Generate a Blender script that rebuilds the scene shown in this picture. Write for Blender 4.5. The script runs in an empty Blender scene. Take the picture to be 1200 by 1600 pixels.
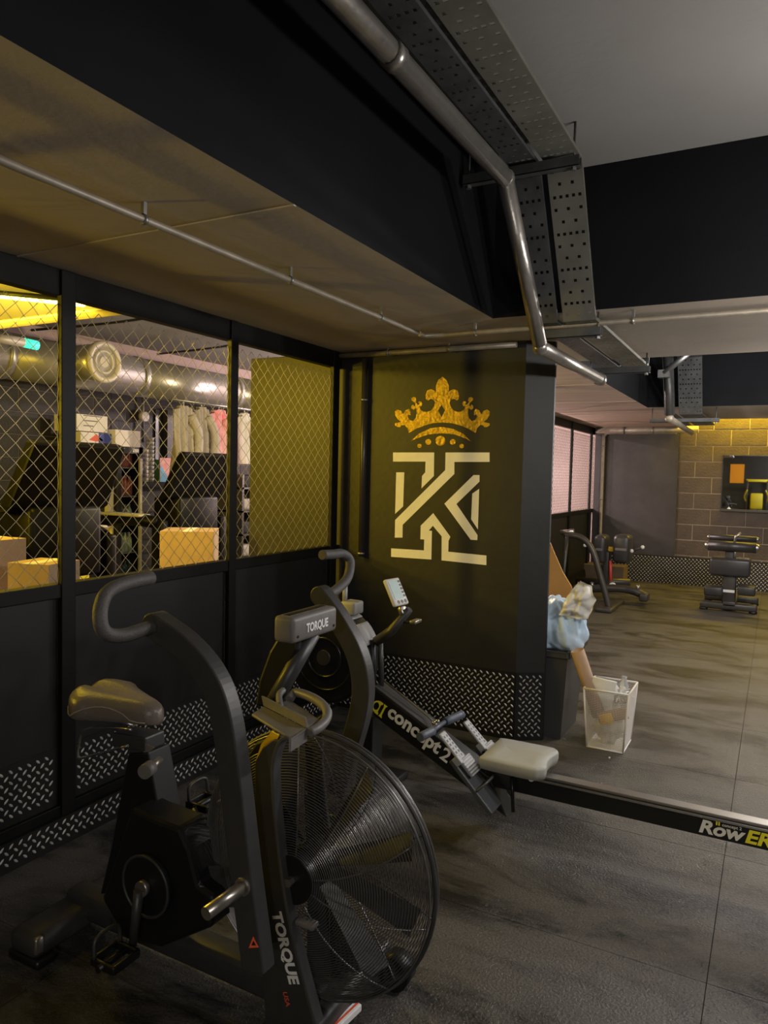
import bpy, bmesh, math, random
from mathutils import Vector, Matrix, noise
random.seed(7)
S = bpy.context.scene
COL = S.collection
PI = math.pi

# ------------------------------------------------------------------ camera
F_PX = 1144.9
YAW, PITCH, ROLL = math.radians(28.165), math.radians(3.014), math.radians(1.310)
CAM = Vector((0, 0, 1.5))
_f = Vector((-math.sin(YAW)*math.cos(PITCH), math.cos(YAW)*math.cos(PITCH), -math.sin(PITCH)))
_r = Vector((math.cos(YAW), math.sin(YAW), 0))
_u = _r.cross(_f)
R_ = math.cos(ROLL)*_r + math.sin(ROLL)*_u
U_ = -math.sin(ROLL)*_r + math.cos(ROLL)*_u
cd = bpy.data.cameras.new('camera')
cam = bpy.data.objects.new('camera', cd)
COL.objects.link(cam)
cam.matrix_world = Matrix(((R_.x, U_.x, -_f.x, CAM.x), (R_.y, U_.y, -_f.y, CAM.y), (R_.z, U_.z, -_f.z, CAM.z), (0, 0, 0, 1)))
cd.sensor_fit = 'VERTICAL'
cd.sensor_height = 36
cd.lens = F_PX/1600*36
cd.clip_start = 0.02
S.camera = cam

def P(x, y, ax, v):
    """photo measurement -> the point of a known wall / floor / object plane"""
    d = R_*((x-600)/F_PX) - U_*((y-800)/F_PX) + _f
    i = 'XYZ'.index(ax)
    return CAM + d*((v-CAM[i])/d[i])

# ------------------------------------------------------------------ world, exposure
W = bpy.data.worlds.new('world')
S.world = W
W.use_nodes = True
W.node_tree.nodes['Background'].inputs[0].default_value = (.02, .02, .022, 1)
W.node_tree.nodes['Background'].inputs[1].default_value = 0.3
vs = S.view_settings
vs.view_transform = 'Standard'
vs.look = 'None'
vs.exposure = 0.5
vs.gamma = 1.0
vs.use_curve_mapping = False

# ------------------------------------------------------------------ lights (each sits at a fitting built further down)
def area(loc, sx, sy, col, power, rot=(0, 0, 0), spread=PI):
    l = bpy.data.lights.new('lamp_light', 'AREA')
    l.shape = 'RECTANGLE'; l.size = sx; l.size_y = sy
    l.color = col; l.energy = power; l.spread = spread
    o = bpy.data.objects.new('lamp_light', l)
    COL.objects.link(o)
    o.location = loc; o.rotation_euler = rot
    return o
COOL = (1, .95, .92); WARM = (1, .82, .66); YEL = (1, .68, .03); PINK = (1, .78, .76)
UP = (PI, 0, 0)
def tube_light(a, b, n, col, power):
    """bare tube lamp: light leaves it all round"""
    for k in range(n):
        l = bpy.data.lights.new('lamp_light', 'POINT'); l.color = col; l.energy = power/n; l.shadow_soft_size = .07
        o = bpy.data.objects.new('lamp_light', l); COL.objects.link(o)
        o.location = Vector(a).lerp(Vector(b), (k+.5)/n)
tube_light((0.75, 2.1, 2.00), (0.75, 3.1, 2.00), 2, COOL, 54)       # bay the camera stands in
tube_light((0.55, 5.5, 2.00), (0.55, 7.1, 2.00), 2, COOL, 85)
tube_light((0.02, 5.1, 2.78), (0.02, 6.3, 2.78), 2, COOL, 46)      # second bay
tube_light((2.6, 5.6, 2.00), (2.6, 7.2, 2.00), 2, COOL, 70)
tube_light((0.2, -2.0, 2.00), (1.6, -2.0, 2.00), 2, COOL, 70)       # behind the photographer
area((-0.35, 11.05, 2.66), 1.3, .05, YEL, 36, (math.radians(8), 0, 0))     # yellow strips by the block wall
area((1.2, 11.05, 2.66), 1.3, .05, YEL, 36, (math.radians(8), 0, 0))
area((-3.6, 2.45, 2.236), 1.25, .05, YEL, 30, (math.radians(35), 0, 0))   # yellow strip behind the mesh
tube_light((-4.5, 0.5, 1.45), (-4.5, 0.5, 2.15), 2, YEL, 150)  # added yellow lamp, out of view, lighting soffit, cartons and saddle
tube_light((-3.0, 4.9, 2.00), (-3.0, 5.7, 2.00), 1, (1, .80, .48), 105)  # added lamp hidden behind the emblem wall, brightens ceiling and clothes
tube_light((-4.4, 8.3, 2.52), (-4.4, 9.5, 2.52), 1, PINK, 170)
tube_light((-3.5, 8.3, 1.50), (-3.5, 9.9, 1.50), 2, PINK, 120)

# ------------------------------------------------------------------ materials
MATS = {}
def mat(name, col, rough=.6, metal=0, var=.0, vscale=4, bump=0, bscale=60, emit=None, estr=0, col2=None, spec=None, stretch=None, alpha=None, coat=0):
    m = bpy.data.materials.new(name)
    m.use_nodes = True
    nt = m.node_tree; N = nt.nodes; L = nt.links
    b = N['Principled BSDF']
    b.inputs['Base Color'].default_value = (*col, 1)
    b.inputs['Roughness'].default_value = rough
    b.inputs['Metallic'].default_value = metal
    if spec is not None: b.inputs['Specular IOR Level'].default_value = spec
    if coat: b.inputs['Coat Weight'].default_value = coat
    if emit:
        b.inputs['Emission Color'].default_value = (*emit, 1)
        b.inputs['Emission Strength'].default_value = estr
    if alpha is not None: b.inputs['Alpha'].default_value = alpha
    if var or bump:
        tc = N.new('ShaderNodeTexCoord')
        mp = N.new('ShaderNodeMapping')
        L.new(tc.outputs['Object'], mp.inputs[0])
        if stretch: mp.inputs['Scale'].default_value = stretch
    if var:
        n = N.new('ShaderNodeTexNoise')
        n.inputs['Scale'].default_value = vscale
        n.inputs['Detail'].default_value = 6
        n.inputs['Roughness'].default_value = .62
        L.new(mp.outputs[0], n.inputs[0])
        r = N.new('ShaderNodeValToRGB')
        r.color_ramp.elements[0].position = .32
        r.color_ramp.elements[1].position = .68
        c2 = col2 or tuple(c*(1-var) for c in col)
        r.color_ramp.elements[0].color = (*c2, 1)
        r.color_ramp.elements[1].color = (*col, 1)
        L.new(n.outputs[0], r.inputs[0])
        L.new(r.outputs[0], b.inputs['Base Color'])
    if bump:
        n2 = N.new('ShaderNodeTexNoise')
        n2.inputs['Scale'].default_value = bscale
        n2.inputs['Detail'].default_value = 4
        L.new(mp.outputs[0], n2.inputs[0])
        bp = N.new('ShaderNodeBump')
        bp.inputs['Strength'].default_value = bump
        bp.inputs['Distance'].default_value = .01
        L.new(n2.outputs[0], bp.inputs['Height'])
        L.new(bp.outputs[0], b.inputs['Normal'])
    MATS[name] = m
    return m
mat('rubber', (.075, .071, .066), .52, 0, .55, 1.6, .45, 170, stretch=(.8, 1.5, 1))
mat('rubber_base', (.012, .012, .012), .9)
mat('black_paint', (.018, .018, .019), .5, 0, .4, 2.5, .12, 25)
mat('black_wall', (.022, .021, .019), .55, 0, .45, 2.2, .15, 18)
mat('grey_wall', (.050, .043, .042), .5, 0, .5, 2.0, .15, 14)
mat('black_frame', (.0045, .0045, .0045), .5, 0, .3, 6, spec=.25)
mat('black_board', (.010, .010, .0105), .45, 0, .3, 2)
mat('concrete', (.52, .45, .36), .85, 0, .16, 1.3, .12, 30)
mat('slab', (.31, .30, .28), .9, 0, .18, .8, .15, 30)
mat('board_concrete', (.58, .43, .33), .85, 0, .3, 2.5, .3, 30, stretch=(.6, 6, 6))
mat('coffer_paint', (.0085, .009, .011), .75, 0, .25, 1.5, .08, 20, spec=.12)
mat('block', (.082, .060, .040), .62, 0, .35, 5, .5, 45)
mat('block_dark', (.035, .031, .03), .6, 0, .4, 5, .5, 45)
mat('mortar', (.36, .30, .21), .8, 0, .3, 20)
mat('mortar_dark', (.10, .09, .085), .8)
mat('plate_base', (.017, .0165, .0165), .42, .3)
mat('plate_bar', (.68, .66, .62), .42, .25, .45, 30)
mat('galv', (.34, .34, .33), .42, .8, .25, 12)
mat('tray_dark', (.13, .135, .135), .5, .5, .4, 10)
mat('tray_light', (.22, .215, .18), .55, .4, .3, 6)
mat('silver_pipe', (.52, .49, .45), .33, .85, .25, 14, .15, 40)
mat('duct', (.60, .58, .54), .34, .75, .2, 3, .1, 10)
mat('duct_cap', (.62, .58, .48), .5, .2)
mat('conduit', (.42, .37, .29), .5, .4, .3, 12)
mat('conduit_dark', (.05, .045, .04), .35, .3)
mat('chain_wire', (.32, .30, .27), .4, .5)
mat('chain_backlit', (.10, .085, .08), .5, .3)  # far mesh wire: darker copy, its backlit look put into the colour
mat('logo_white', (.88, .85, .72), .6, 0, .08, 12)
mat('gold', (.55, .36, .045), .30, .6, .4, 34, .9, 62)
mat('bike_black', (.042, .041, .040), .42, 0, .2, 30)
mat('plate_highlight', (.075, .073, .072), .4, .1, .15, 30)
mat('bike_dark', (.007, .007, .008), .42)
mat('bike_grey', (.17, .16, .15), .5, .1, .15, 40)
mat('grip', (.085, .08, .075), .62, 0, .2, 60, .2, 200)
mat('vinyl', (.15, .125, .105), .36, 0, .2, 12, .15, 120)
mat('stitch', (.30, .26, .2), .6)
mat('chrome', (.75, .74, .72), .16, 1)
mat('steel', (.45, .42, .38), .3, .9)
mat('cage_wire', (.19, .185, .185), .28, .7)
mat('blade', (.035, .034, .033), .35, .3)
mat('white_print', (.82, .82, .80), .5)
mat('red_print', (.72, .10, .045), .5)
mat('yellow_print', (.92, .86, .04), .5)
mat('orange_print', (.9, .14, .05), .5)
mat('sticker_yellow', (.8, .5, .02), .45)
mat('rower_black', (.012, .012, .012), .3)
mat('rower_grey', (.115, .115, .115), .45)
mat('rower_light', (.36, .36, .35), .5)
mat('seat_grey', (.40, .395, .35), .55, 0, .08, 8)
mat('handle_blue', (.10, .115, .15), .42)
mat('footboard', (.075, .078, .082), .4)
mat('monitor_shell', (.60, .60, .55), .45)
mat('lcd', (.40, .54, .50), .25)
mat('button', (.10, .10, .10), .5)
mat('bin_grey', (.055, .054, .052), .45, 0, .2, 4)
mat('bag_blue', (.66, .80, .90), .35, 0, .3, 7, .5, 16, col2=(.42, .60, .80))
mat('bag_white', (.78, .75, .66), .4, 0, .15, 6, .4, 18)
mat('card', (.50, .34, .20), .8, 0, .15, 8)
mat('card_dark', (.16, .11, .06), .8, 0, .2, 8)
mat('card_tube', (.46, .31, .20), .75, 0, .12, 9)
mat('ply', (.85, .44, .12), .6, 0, .12, 5)
mat('basket_wire', (.78, .74, .68), .5)
mat('paper', (.80, .78, .70), .8, 0, .1, 12)
mat('bottle_clear', (.75, .76, .76), .12, 0)
mat('pad', (.035, .033, .032), .38, 0, .2, 8)
mat('machine', (.05, .045, .04), .4, .2)
mat('red_plastic', (.6, .06, .05), .4)
mat('mirror', (.86, .87, .87), .015, 1)
mat('white_box', (.80, .77, .74), .7, 0, .1, 20)
mat('blue_print', (.03, .05, .28), .5)
mat('fridge_black', (.02, .02, .02), .3)
mat('fridge_inside', (.30, .30, .25), .6)
mat('bottle_red', (.55, .16, .18), .3)
mat('bottle_grey', (.35, .36, .36), .3)
mat('bottle_white', (.72, .72, .66), .35)
mat('bottle_dark', (.06, .10, .10), .25)
mat('green_print', (.10, .26, .09), .55)
mat('poster_red', (.80, .16, .15), .55, 0, .5, 12, col2=(.85, .55, .42))
mat('sky_print', (.14, .48, .75), .55)
mat('grey_cloth', (.42, .38, .34), .9, 0, .15, 6)
mat('pink_cloth', (.78, .13, .24), .85, 0, .5, 5, col2=(.9, .72, .74))
mat('white_cloth', (.82, .80, .79), .85, 0, .08, 6)
mat('dark_cloth', (.03, .03, .035), .9)
mat('pink_wall', (.58, .44, .42), .8, 0, .2, 1.5)
mat('treadmill_black', (.0025, .0025, .0025), .45, spec=.15)
mat('treadmill_grey', (.40, .38, .30), .45)
mat('yellow_frame', (.72, .60, .03), .4)
mat('yellow_wall', (.30, .26, .11), .45, 0, .4, 2.4, .2, 16)
mat('lamp_white', (.9, .9, .9), .5, emit=(1, .95, .92), estr=6)
mat('lamp_yellow', (.9, .8, .2), .5, emit=(1, .86, .10), estr=9)
mat('lamp_pink', (.9, .9, .9), .5, emit=(1, .86, .84), estr=5)
mat('fill_lamp_warm', (.9, .8, .5), .5, emit=(1, .82, .42), estr=4)
mat('lamp_green', (.1, .8, .6), .5, emit=(.03, .75, .45), estr=1.1)
mat('lamp_body', (.55, .55, .53), .5)
mat('orange_board', (.9, .36, .01), .5)
mat('glass', (.8, .9, .85), .05)
g = MATS['glass'].node_tree.nodes['Principled BSDF']
g.inputs['Transmission Weight'].default_value = 1; g.inputs['IOR'].default_value = 1.1
b_ = MATS['bottle_clear'].node_tree.nodes['Principled BSDF']
b_.inputs['Transmission Weight'].default_value = .55

def floor_material():
    m = MATS['rubber']; nt = m.node_tree; N = nt.nodes; L = nt.links; b = N['Principled BSDF']
    tc = N.new('ShaderNodeNewGeometry')
    def nz(scale, sx, sy, d=5):
        mp = N.new('ShaderNodeMapping'); mp.inputs['Scale'].default_value = (sx, sy, 1)
        mp.inputs['Rotation'].default_value = (0, 0, .25)
        L.new(tc.outputs['Position'], mp.inputs[0])
        n = N.new('ShaderNodeTexNoise'); n.inputs['Scale'].default_value = scale; n.inputs['Detail'].default_value = d
        n.inputs['Roughness'].default_value = .65
        L.new(mp.outputs[0], n.inputs[0]); return n
    big = nz(2.1, .6, 1.5, 13); big.inputs['Roughness'].default_value = .74; big.inputs['Distortion'].default_value = .5                      # scuffed dark wear marks
    r = N.new('ShaderNodeValToRGB'); r.color_ramp.elements[0].position = .41; r.color_ramp.elements[1].position = .53
    r.color_ramp.elements[0].color = (.018, .0175, .0165, 1); r.color_ramp.elements[1].color = (.085, .080, .072, 1)
    L.new(big.outputs[0], r.inputs[0])
    fine = nz(130, 1, 1, 2)
    r2 = N.new('ShaderNodeValToRGB'); r2.color_ramp.elements[0].position = .35; r2.color_ramp.elements[1].position = .75
    r2.color_ramp.elements[0].color = (.75, .75, .75, 1); r2.color_ramp.elements[1].color = (1.35, 1.33, 1.3, 1)
    L.new(fine.outputs[0], r2.inputs[0])
    mx = N.new('ShaderNodeMixRGB'); mx.blend_type = 'MULTIPLY'; mx.inputs[0].default_value = 1
    L.new(r.outputs[0], mx.inputs[1]); L.new(r2.outputs[0], mx.inputs[2])
    L.new(mx.outputs[0], b.inputs['Base Color'])
    rr = N.new('ShaderNodeMapRange'); rr.inputs[1].default_value = .35; rr.inputs[2].default_value = .65
    rr.inputs[3].default_value = .30; rr.inputs[4].default_value = .46
    L.new(big.outputs[0], rr.inputs[0]); L.new(rr.outputs[0], b.inputs['Roughness'])
    for n in N:
        if n.type == 'BUMP':
            n.inputs['Strength'].default_value = .9; n.inputs['Distance'].default_value = .006
            L.new(nz(110, 1, 1, 3).outputs[0], n.inputs['Height'])
floor_material()

# ------------------------------------------------------------------ object helpers
def tag(o, label=None, cat=None, group=None, kind=None):
    if label: o['label'] = label
    if cat: o['category'] = cat
    if group: o['group'] = group
    if kind: o['kind'] = kind
    return o
def thing(name, label, cat, loc=(0, 0, 0), rz=0, group=None):
    o = bpy.data.objects.new(name, None)
    COL.objects.link(o)
    o.empty_display_size = .05
    o.location = loc; o.rotation_euler = (0, 0, rz)
    return tag(o, label, cat, group)

def catmull(pts, n=6, closed=False):
    pts = [Vector(p) for p in pts]
    out = []
    m = len(pts)
    rng = range(m) if closed else range(m-1)
    for i in rng:
        p0 = pts[i-1] if (i > 0 or closed) else pts[0]*2-pts[1]
        p1 = pts[i]; p2 = pts[(i+1) % m]
        p3 = pts[(i+2) % m] if (i+2 < m or closed) else pts[-1]*2-pts[-2]
        for k in range(n):
            t = k/n
            out.append(.5*((2*p1)+(p2-p0)*t+(2*p0-5*p1+4*p2-p3)*t*t+(3*p1-p0-3*p2+p3)*t**3))
    if not closed: out.append(pts[-1])
    return out

class MB:
    def __init__(s): s.v = []; s.f = []; s.mi = []; s.sm = []
    def add(s, vs, fs, mi=0, smooth=False):
        o = len(s.v)
        s.v += [Vector(p) for p in vs]
        for f in fs:
            s.f.append([i+o for i in f]); s.mi.append(mi); s.sm.append(smooth)
        return s
    def box(s, a, b, mi=0, M=None, top=None):
        x0, y0, z0 = a; x1, y1, z1 = b
        vs = [(x0, y0, z0), (x1, y0, z0), (x1, y1, z0), (x0, y1, z0), (x0, y0, z1), (x1, y0, z1), (x1, y1, z1), (x0, y1, z1)]
        if M is not None: vs = [M @ Vector(p) for p in vs]
        return s.add(vs, [(0, 3, 2, 1), (4, 5, 6, 7), (0, 1, 5, 4), (1, 2, 6, 5), (2, 3, 7, 6), (3, 0, 4, 7)], mi)
    def rbox(s, a, b, r=.01, seg=2, M=None, mi=0):
        """box with rounded edges (bmesh bevel)"""
        bm = bmesh.new()
        bmesh.ops.create_cube(bm, size=1)
        c = [(a[i]+b[i])/2 for i in range(3)]; d = [abs(b[i]-a[i]) for i in range(3)]
        for v in bm.verts: v.co = Vector([c[i]+v.co[i]*d[i] for i in range(3)])
        r = min(r, min(d)*.49)
        bmesh.ops.bevel(bm, geom=bm.edges[:], offset=r, segments=seg, profile=.5, affect='EDGES')
        bm.verts.index_update()
        vs = [v.co.copy() for v in bm.verts]
        if M is not None: vs = [M @ p for p in vs]
        s.add(vs, [[v.index for v in f.verts] for f in bm.faces], mi, True)
        bm.free(); return s
    def tube(s, path, r, n=8, closed=False, mi=0, cap=True, smooth=True):
        path = [Vector(p) for p in path]
        m = len(path)
        rad = r if hasattr(r, '__len__') else [r]*m
        tan = []
        for i in range(m):
            if closed: t = path[(i+1) % m]-path[i-1]
            else: t = path[min(i+1, m-1)]-path[max(i-1, 0)]
            tan.append(t.normalized())
        up = Vector((0, 0, 1)) if abs(tan[0].z) < .9 else Vector((1, 0, 0))
        nrm = (up-tan[0]*up.dot(tan[0])).normalized()
        vs = []
        for i in range(m):
            nrm = (nrm-tan[i]*nrm.dot(tan[i])).normalized()
            bi = tan[i].cross(nrm)
            for k in range(n):
                a = 2*PI*(k+.5)/n
                vs.append(path[i]+(nrm*math.cos(a)+bi*math.sin(a))*rad[i])
        fs = []
        for i in range(m if closed else m-1):
            j = (i+1) % m
            for k in range(n):
                fs.append((i*n+k, i*n+(k+1) % n, j*n+(k+1) % n, j*n+k))
        s.add(vs, fs, mi, smooth)
        if cap and not closed:
            o = len(s.v)-m*n
            s.f.append([o+k for k in range(n)][::-1]); s.mi.append(mi); s.sm.append(False)
            s.f.append([o+(m-1)*n+k for k in range(n)]); s.mi.append(mi); s.sm.append(False)
        return s
    def cyl(s, a, b, r, n=16, r2=None, mi=0, smooth=True):
        return s.tube([a, b], [r, r if r2 is None else r2], n, mi=mi, smooth=smooth)
    def ring(s, c, axis, r, w, n=48, k=4):
        ax = Vector(axis).normalized()
        u = ax.orthogonal().normalized(); v = ax.cross(u)
        return s.tube([Vector(c)+(u*math.cos(2*PI*i/n)+v*math.sin(2*PI*i/n))*r for i in range(n)], w, k, True)
    def prism(s, poly, d, mi=0):
        """polygon (3-D points) extruded by vector d"""
        d = Vector(d); n = len(poly)
        vs = [Vector(p) for p in poly]+[Vector(p)+d for p in poly]
        fs = [list(range(n))[::-1], [n+i for i in range(n)]]+[(i, (i+1) % n, n+(i+1) % n, n+i) for i in range(n)]
        return s.add(vs, fs, mi)
    def sweep(s, path, w, off, mi=0):
        """rectangular bar swept along path lying in a plane y = const: w in the plane, off = (y0, y1)"""
        path = [Vector(p) for p in path]; vs = []; m = len(path)
        ws = w if hasattr(w, '__len__') else [w]*m
        for i in range(m):
            t = (path[min(i+1, m-1)]-path[max(i-1, 0)]).normalized()
            nn = Vector((t.z, 0, -t.x))*ws[i]/2
            for q, yy in ((1, off[0]), (-1, off[0]), (-1, off[1]), (1, off[1])):
                p = path[i]+nn*q; vs.append((p.x, yy, p.z))
        fs = [(0, 1, 2, 3)]
        for i in range(m-1):
            for k in range(4): fs.append((i*4+k, i*4+4+k, i*4+4+(k+1) % 4, i*4+(k+1) % 4))
        fs.append(tuple((m-1)*4+k for k in (3, 2, 1, 0)))
        return s.add(vs, fs, mi)
    def sphere(s, c, r, n=10, mi=0, sc=(1, 1, 1)):
        vs = []; fs = []
        for i in range(n+1):
            for k in range(n*2):
                a = PI*i/n; b = PI*k/n
                vs.append((c[0]+r*sc[0]*math.sin(a)*math.cos(b), c[1]+r*sc[1]*math.sin(a)*math.sin(b), c[2]+r*sc[2]*math.cos(a)))
        for i in range(n):
            for k in range(n*2): fs.append((i*2*n+k, (i+1)*2*n+k, (i+1)*2*n+(k+1) % (2*n), i*2*n+(k+1) % (2*n)))
        return s.add(vs, fs, mi, True)
    def grid(s, fn, nu, nv, mi=0, smooth=True, wrap=False):
        vs = [fn(i/nu, j/nv) for i in range(nu+1) for j in range(nv+1)]
        fs = [(i*(nv+1)+j, (i+1)*(nv+1)+j, (i+1)*(nv+1)+j+1, i*(nv+1)+j+1) for i in range(nu) for j in range(nv)]
        return s.add(vs, fs, mi, smooth)
    def build(s, name, m, parent=None, world=True, bevel=0, fix=True, solid=0):
        me = bpy.data.meshes.new(name)
        vs = s.v
        if parent is not None and world:
            inv = world_matrix(parent).inverted()
            vs = [inv @ p for p in vs]
        me.from_pydata([tuple(p) for p in vs], [], s.f)
        ms = m if isinstance(m, (list, tuple)) else [m]
        for k in ms: me.materials.append(MATS[k])
        me.polygons.foreach_set('material_index', s.mi)
        me.polygons.foreach_set('use_smooth', s.sm)
        if fix:
            bm = bmesh.new(); bm.from_mesh(me)
            bmesh.ops.remove_doubles(bm, verts=bm.verts[:], dist=1e-5)
            bmesh.ops.recalc_face_normals(bm, faces=bm.faces[:])
            bm.to_mesh(me); bm.free()
        me.update()
        o = bpy.data.objects.new(name, me)
        COL.objects.link(o)
        if parent is not None: o.parent = parent
        if bevel:
            b = o.modifiers.new('bevel', 'BEVEL'); b.width = bevel; b.segments = 2; b.limit_method = 'ANGLE'; b.angle_limit = .6
        if solid:
            b = o.modifiers.new('solid', 'SOLIDIFY'); b.thickness = solid; b.offset = 0
        return o

def world_matrix(o):
    M = Matrix.LocRotScale(o.location, o.rotation_euler, o.scale)
    return world_matrix(o.parent) @ M if o.parent else M
def struct(mb, name, m, parent=None, **k):
    o = mb.build(name, m, parent, **k)
    if parent is None: o['kind'] = 'structure'
    return o
def copy_tree(o, parent=None):
    c = o.copy(); COL.objects.link(c); c.parent = parent
    for ch in list(o.children): copy_tree(ch, c)
    return c
def center(o):
    """move a mesh object's origin to its own bounding-box base, so it is a thing standing somewhere"""
    me = o.data
    xs = [v.co for v in me.vertices]
    c = Vector(((min(p.x for p in xs)+max(p.x for p in xs))/2, (min(p.y for p in xs)+max(p.y for p in xs))/2, min(p.z for p in xs)))
    me.transform(Matrix.Translation(-c)); o.location = c
    return o
def solo(mb, name, m, label, cat, group=None, **k):
    o = center(mb.build(name, m, None, **k))
    return tag(o, label, cat, group)

def fill2d(name, loops, to3, depth, m, parent=None):
    """flat shape with holes from 2-D loops, mapped onto a surface by to3, raised by depth vector"""
    cu = bpy.data.curves.new('tmp', 'CURVE'); cu.dimensions = '2D'; cu.fill_mode = 'BOTH'
    for lp in loops:
        sp = cu.splines.new('POLY'); sp.points.add(len(lp)-1); sp.use_cyclic_u = True
        for i, (x, y) in enumerate(lp): sp.points[i].co = (x, y, 0, 1)
    to = bpy.data.objects.new('tmp', cu); COL.objects.link(to)
    dg = bpy.context.evaluated_depsgraph_get()
    me0 = bpy.data.meshes.new_from_object(to.evaluated_get(dg))
    mb = MB(); d = Vector(depth)
    vs = [to3(v.co.x, v.co.y) for v in me0.vertices]
    n = len(vs)
    mb.add([v+d for v in vs], [list(p.vertices) for p in me0.polygons])
    from collections import Counter
    cnt = Counter()
    for p in me0.polygons:
        k = list(p.vertices)
        for i in range(len(k)): cnt[tuple(sorted((k[i], k[(i+1) % len(k)])))] += 1
    mb.add(vs+[v+d for v in vs], [(a, b, b+n, a+n) for (a, b), c in cnt.items() if c == 1])
    bpy.data.objects.remove(to); bpy.data.curves.remove(cu); bpy.data.meshes.remove(me0)
    return mb.build(name, m, parent)
def text(name, body, origin, u, v, size, m, parent=None, bold=0, shear=0, depth=.001, spacing=1, squash=1, align='LEFT'):
    cu = bpy.data.curves.new('tmp', 'FONT'); cu.body = body; cu.size = 1; cu.offset = bold; cu.shear = shear
    cu.space_character = spacing; cu.align_x = align
    cu.resolution_u = 3
    to = bpy.data.objects.new('tmp', cu); COL.objects.link(to)
    dg = bpy.context.evaluated_depsgraph_get()
    me0 = bpy.data.meshes.new_from_object(to.evaluated_get(dg))
    u = Vector(u).normalized(); v = Vector(v); v = (v-u*v.dot(u)).normalized(); w = u.cross(v)
    mb = MB()
    mb.add([Vector(origin)+u*p.co.x*size*squash+v*p.co.y*size+w*depth for p in me0.vertices], [list(p.vertices) for p in me0.polygons])
    bpy.data.objects.remove(to); bpy.data.curves.remove(cu); bpy.data.meshes.remove(me0)
    return mb.build(name, m, parent, fix=False)

# ================================================================== THE SETTING
XP, KY, SZ, TOP = -2.45, 3.97, 2.253, 2.89
YB = 11.3; XL = -6.6; XR = 3.5; YF = -3.4
CX = -1.238                                            # coffer side
# floor: rubber tiles on a base
fl = struct(MB().box((XL, YF, -.15), (XR, YB, -.012)), 'floor', 'rubber_base')
tile_me = None
tx, ty = 1.71, .855
for i in range(-2, 3):
    for j in range(-7, 11):
        x0 = -.12+tx*i-.0; y0 = 3.19+ty*j
        x1, y1 = x0+tx, y0+ty
        x0c = max(x0, XP+.0); x1c = min(x1, XR); y0c = max(y0, YF); y1c = min(y1, YB)
        if x1c-x0c < .02 or y1c-y0c < .02: continue
        full = abs(x1c-x0c-tx) < 1e-6 and abs(y1c-y0c-ty) < 1e-6
        if full and tile_me:
            o = bpy.data.objects.new('rubber_tile', tile_me); COL.objects.link(o); o.parent = fl; o.location = (x0, y0, 0)
            continue
        g_ = .0012
        mb = MB(); mb.box((g_, g_, -.012), (x1c-x0c-g_, y1c-y0c-g_, 0))
        o = mb.build('rubber_tile', 'rubber', fl, world=False); o.location = (x0c, y0c, 0)
        if full: tile_me = o.data
struct(MB().box((XL, YF, -.011), (XP-.06, YB, 0)), 'floor', 'rubber')
# ceiling slab, edge soffit, beams (concrete under, painted sides)
struct(MB().box((XL-.2, YF-.2, TOP), (XR+.2, YB+.2, TOP+.2)), 'ceiling', 'slab')
def beam(name, a, b, under):
    mb = MB(); mb.box(a, b)
    mb.mi = [0, 1, 1, 1, 1, 1]
    return struct(mb, name, [under, 'coffer_paint'])
def ragged_soffit(y0, y1, m):
    o = beam('ceiling_soffit', (-2.72, y0, SZ), (CX, y1, TOP), m)
    return o
sf1 = ragged_soffit(YF, 4.09, 'concrete')
sf2 = ragged_soffit(4.80, YB, 'board_concrete')
for k in (1.73, -.9):                                 # shutter joints cast in the soffit, slightly proud
    MB().box((-2.45, k, SZ-.004), (CX, k+.012, SZ)).build('shutter_joint', 'concrete', sf1)
for k in (6.0, 7.4, 8.8, 10.2):
    MB().box((-2.45, k, SZ-.004), (CX, k+.02, SZ)).build('shutter_joint', 'board_concrete', sf2)
beam('ceiling_beam', (CX, 3.37, SZ), (XR, 4.80, TOP), 'concrete')
beam('ceiling_beam', (CX, 8.12, SZ), (XR, 9.80, TOP), 'concrete')
beam('ceiling_beam', (CX, -1.5, SZ), (XR, -.10, TOP), 'concrete')
struct(MB().box((-2.72, 4.09, SZ), (CX, 4.80, TOP)), 'ceiling_beam', 'concrete')
struct(MB().box((XL, 2.49, SZ), (-2.72, 2.61, TOP)), 'ceiling_beam', 'concrete')


def blocks(name, origin, u, nrm, length, height, mblock, mmortar, w=.45, h=.225, gap=.010, skip=0):
    """block wall: recessed mortar slab with one object per block"""
    u = Vector(u); nrm = Vector(nrm); z = Vector((0, 0, 1)); o0 = Vector(origin)
    mb = MB()
    q = [o0, o0+u*length, o0+u*length+z*height, o0+z*height]
    mb.prism(q, -nrm*.12)
    wall = struct(mb, name, mmortar)
    cache = {}
    r = 0
    while r*h < height:
        s = -(w/2 if r % 2 else 0)
        while s < length:
            a = max(s, 0); b = min(s+w, length)
            t = min((r+1)*h, height)-r*h
            if b-a > .03 and t > .03:
                key = (round(b-a, 3), round(t, 3))
                if key not in cache:
                    m2 = MB()
                    e = gap/2; d = .007; c = .004
                    A = [u*e+z*e, u*(b-a-e)+z*e, u*(b-a-e)+z*(t-e), u*e+z*(t-e)]
                    B = [u*(e+c)+z*(e+c)+nrm*d, u*(b-a-e-c)+z*(e+c)+nrm*d, u*(b-a-e-c)+z*(t-e-c)+nrm*d, u*(e+c)+z*(t-e-c)+nrm*d]
                    m2.add(A+B, [(4, 5, 6, 7), (0, 1, 5, 4), (1, 2, 6, 5), (2, 3, 7, 6), (3, 0, 4, 7)])
                    ob = m2.build('block', mblock, wall, world=False); cache[key] = ob.data
                else:
                    ob = bpy.data.objects.new('block', cache[key]); COL.objects.link(ob); ob.parent = wall
                ob.location = o0+u*a+z*(r*h)+nrm*random.uniform(-.0015, .001)
            s += w
        r += 1
    return wall
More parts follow.
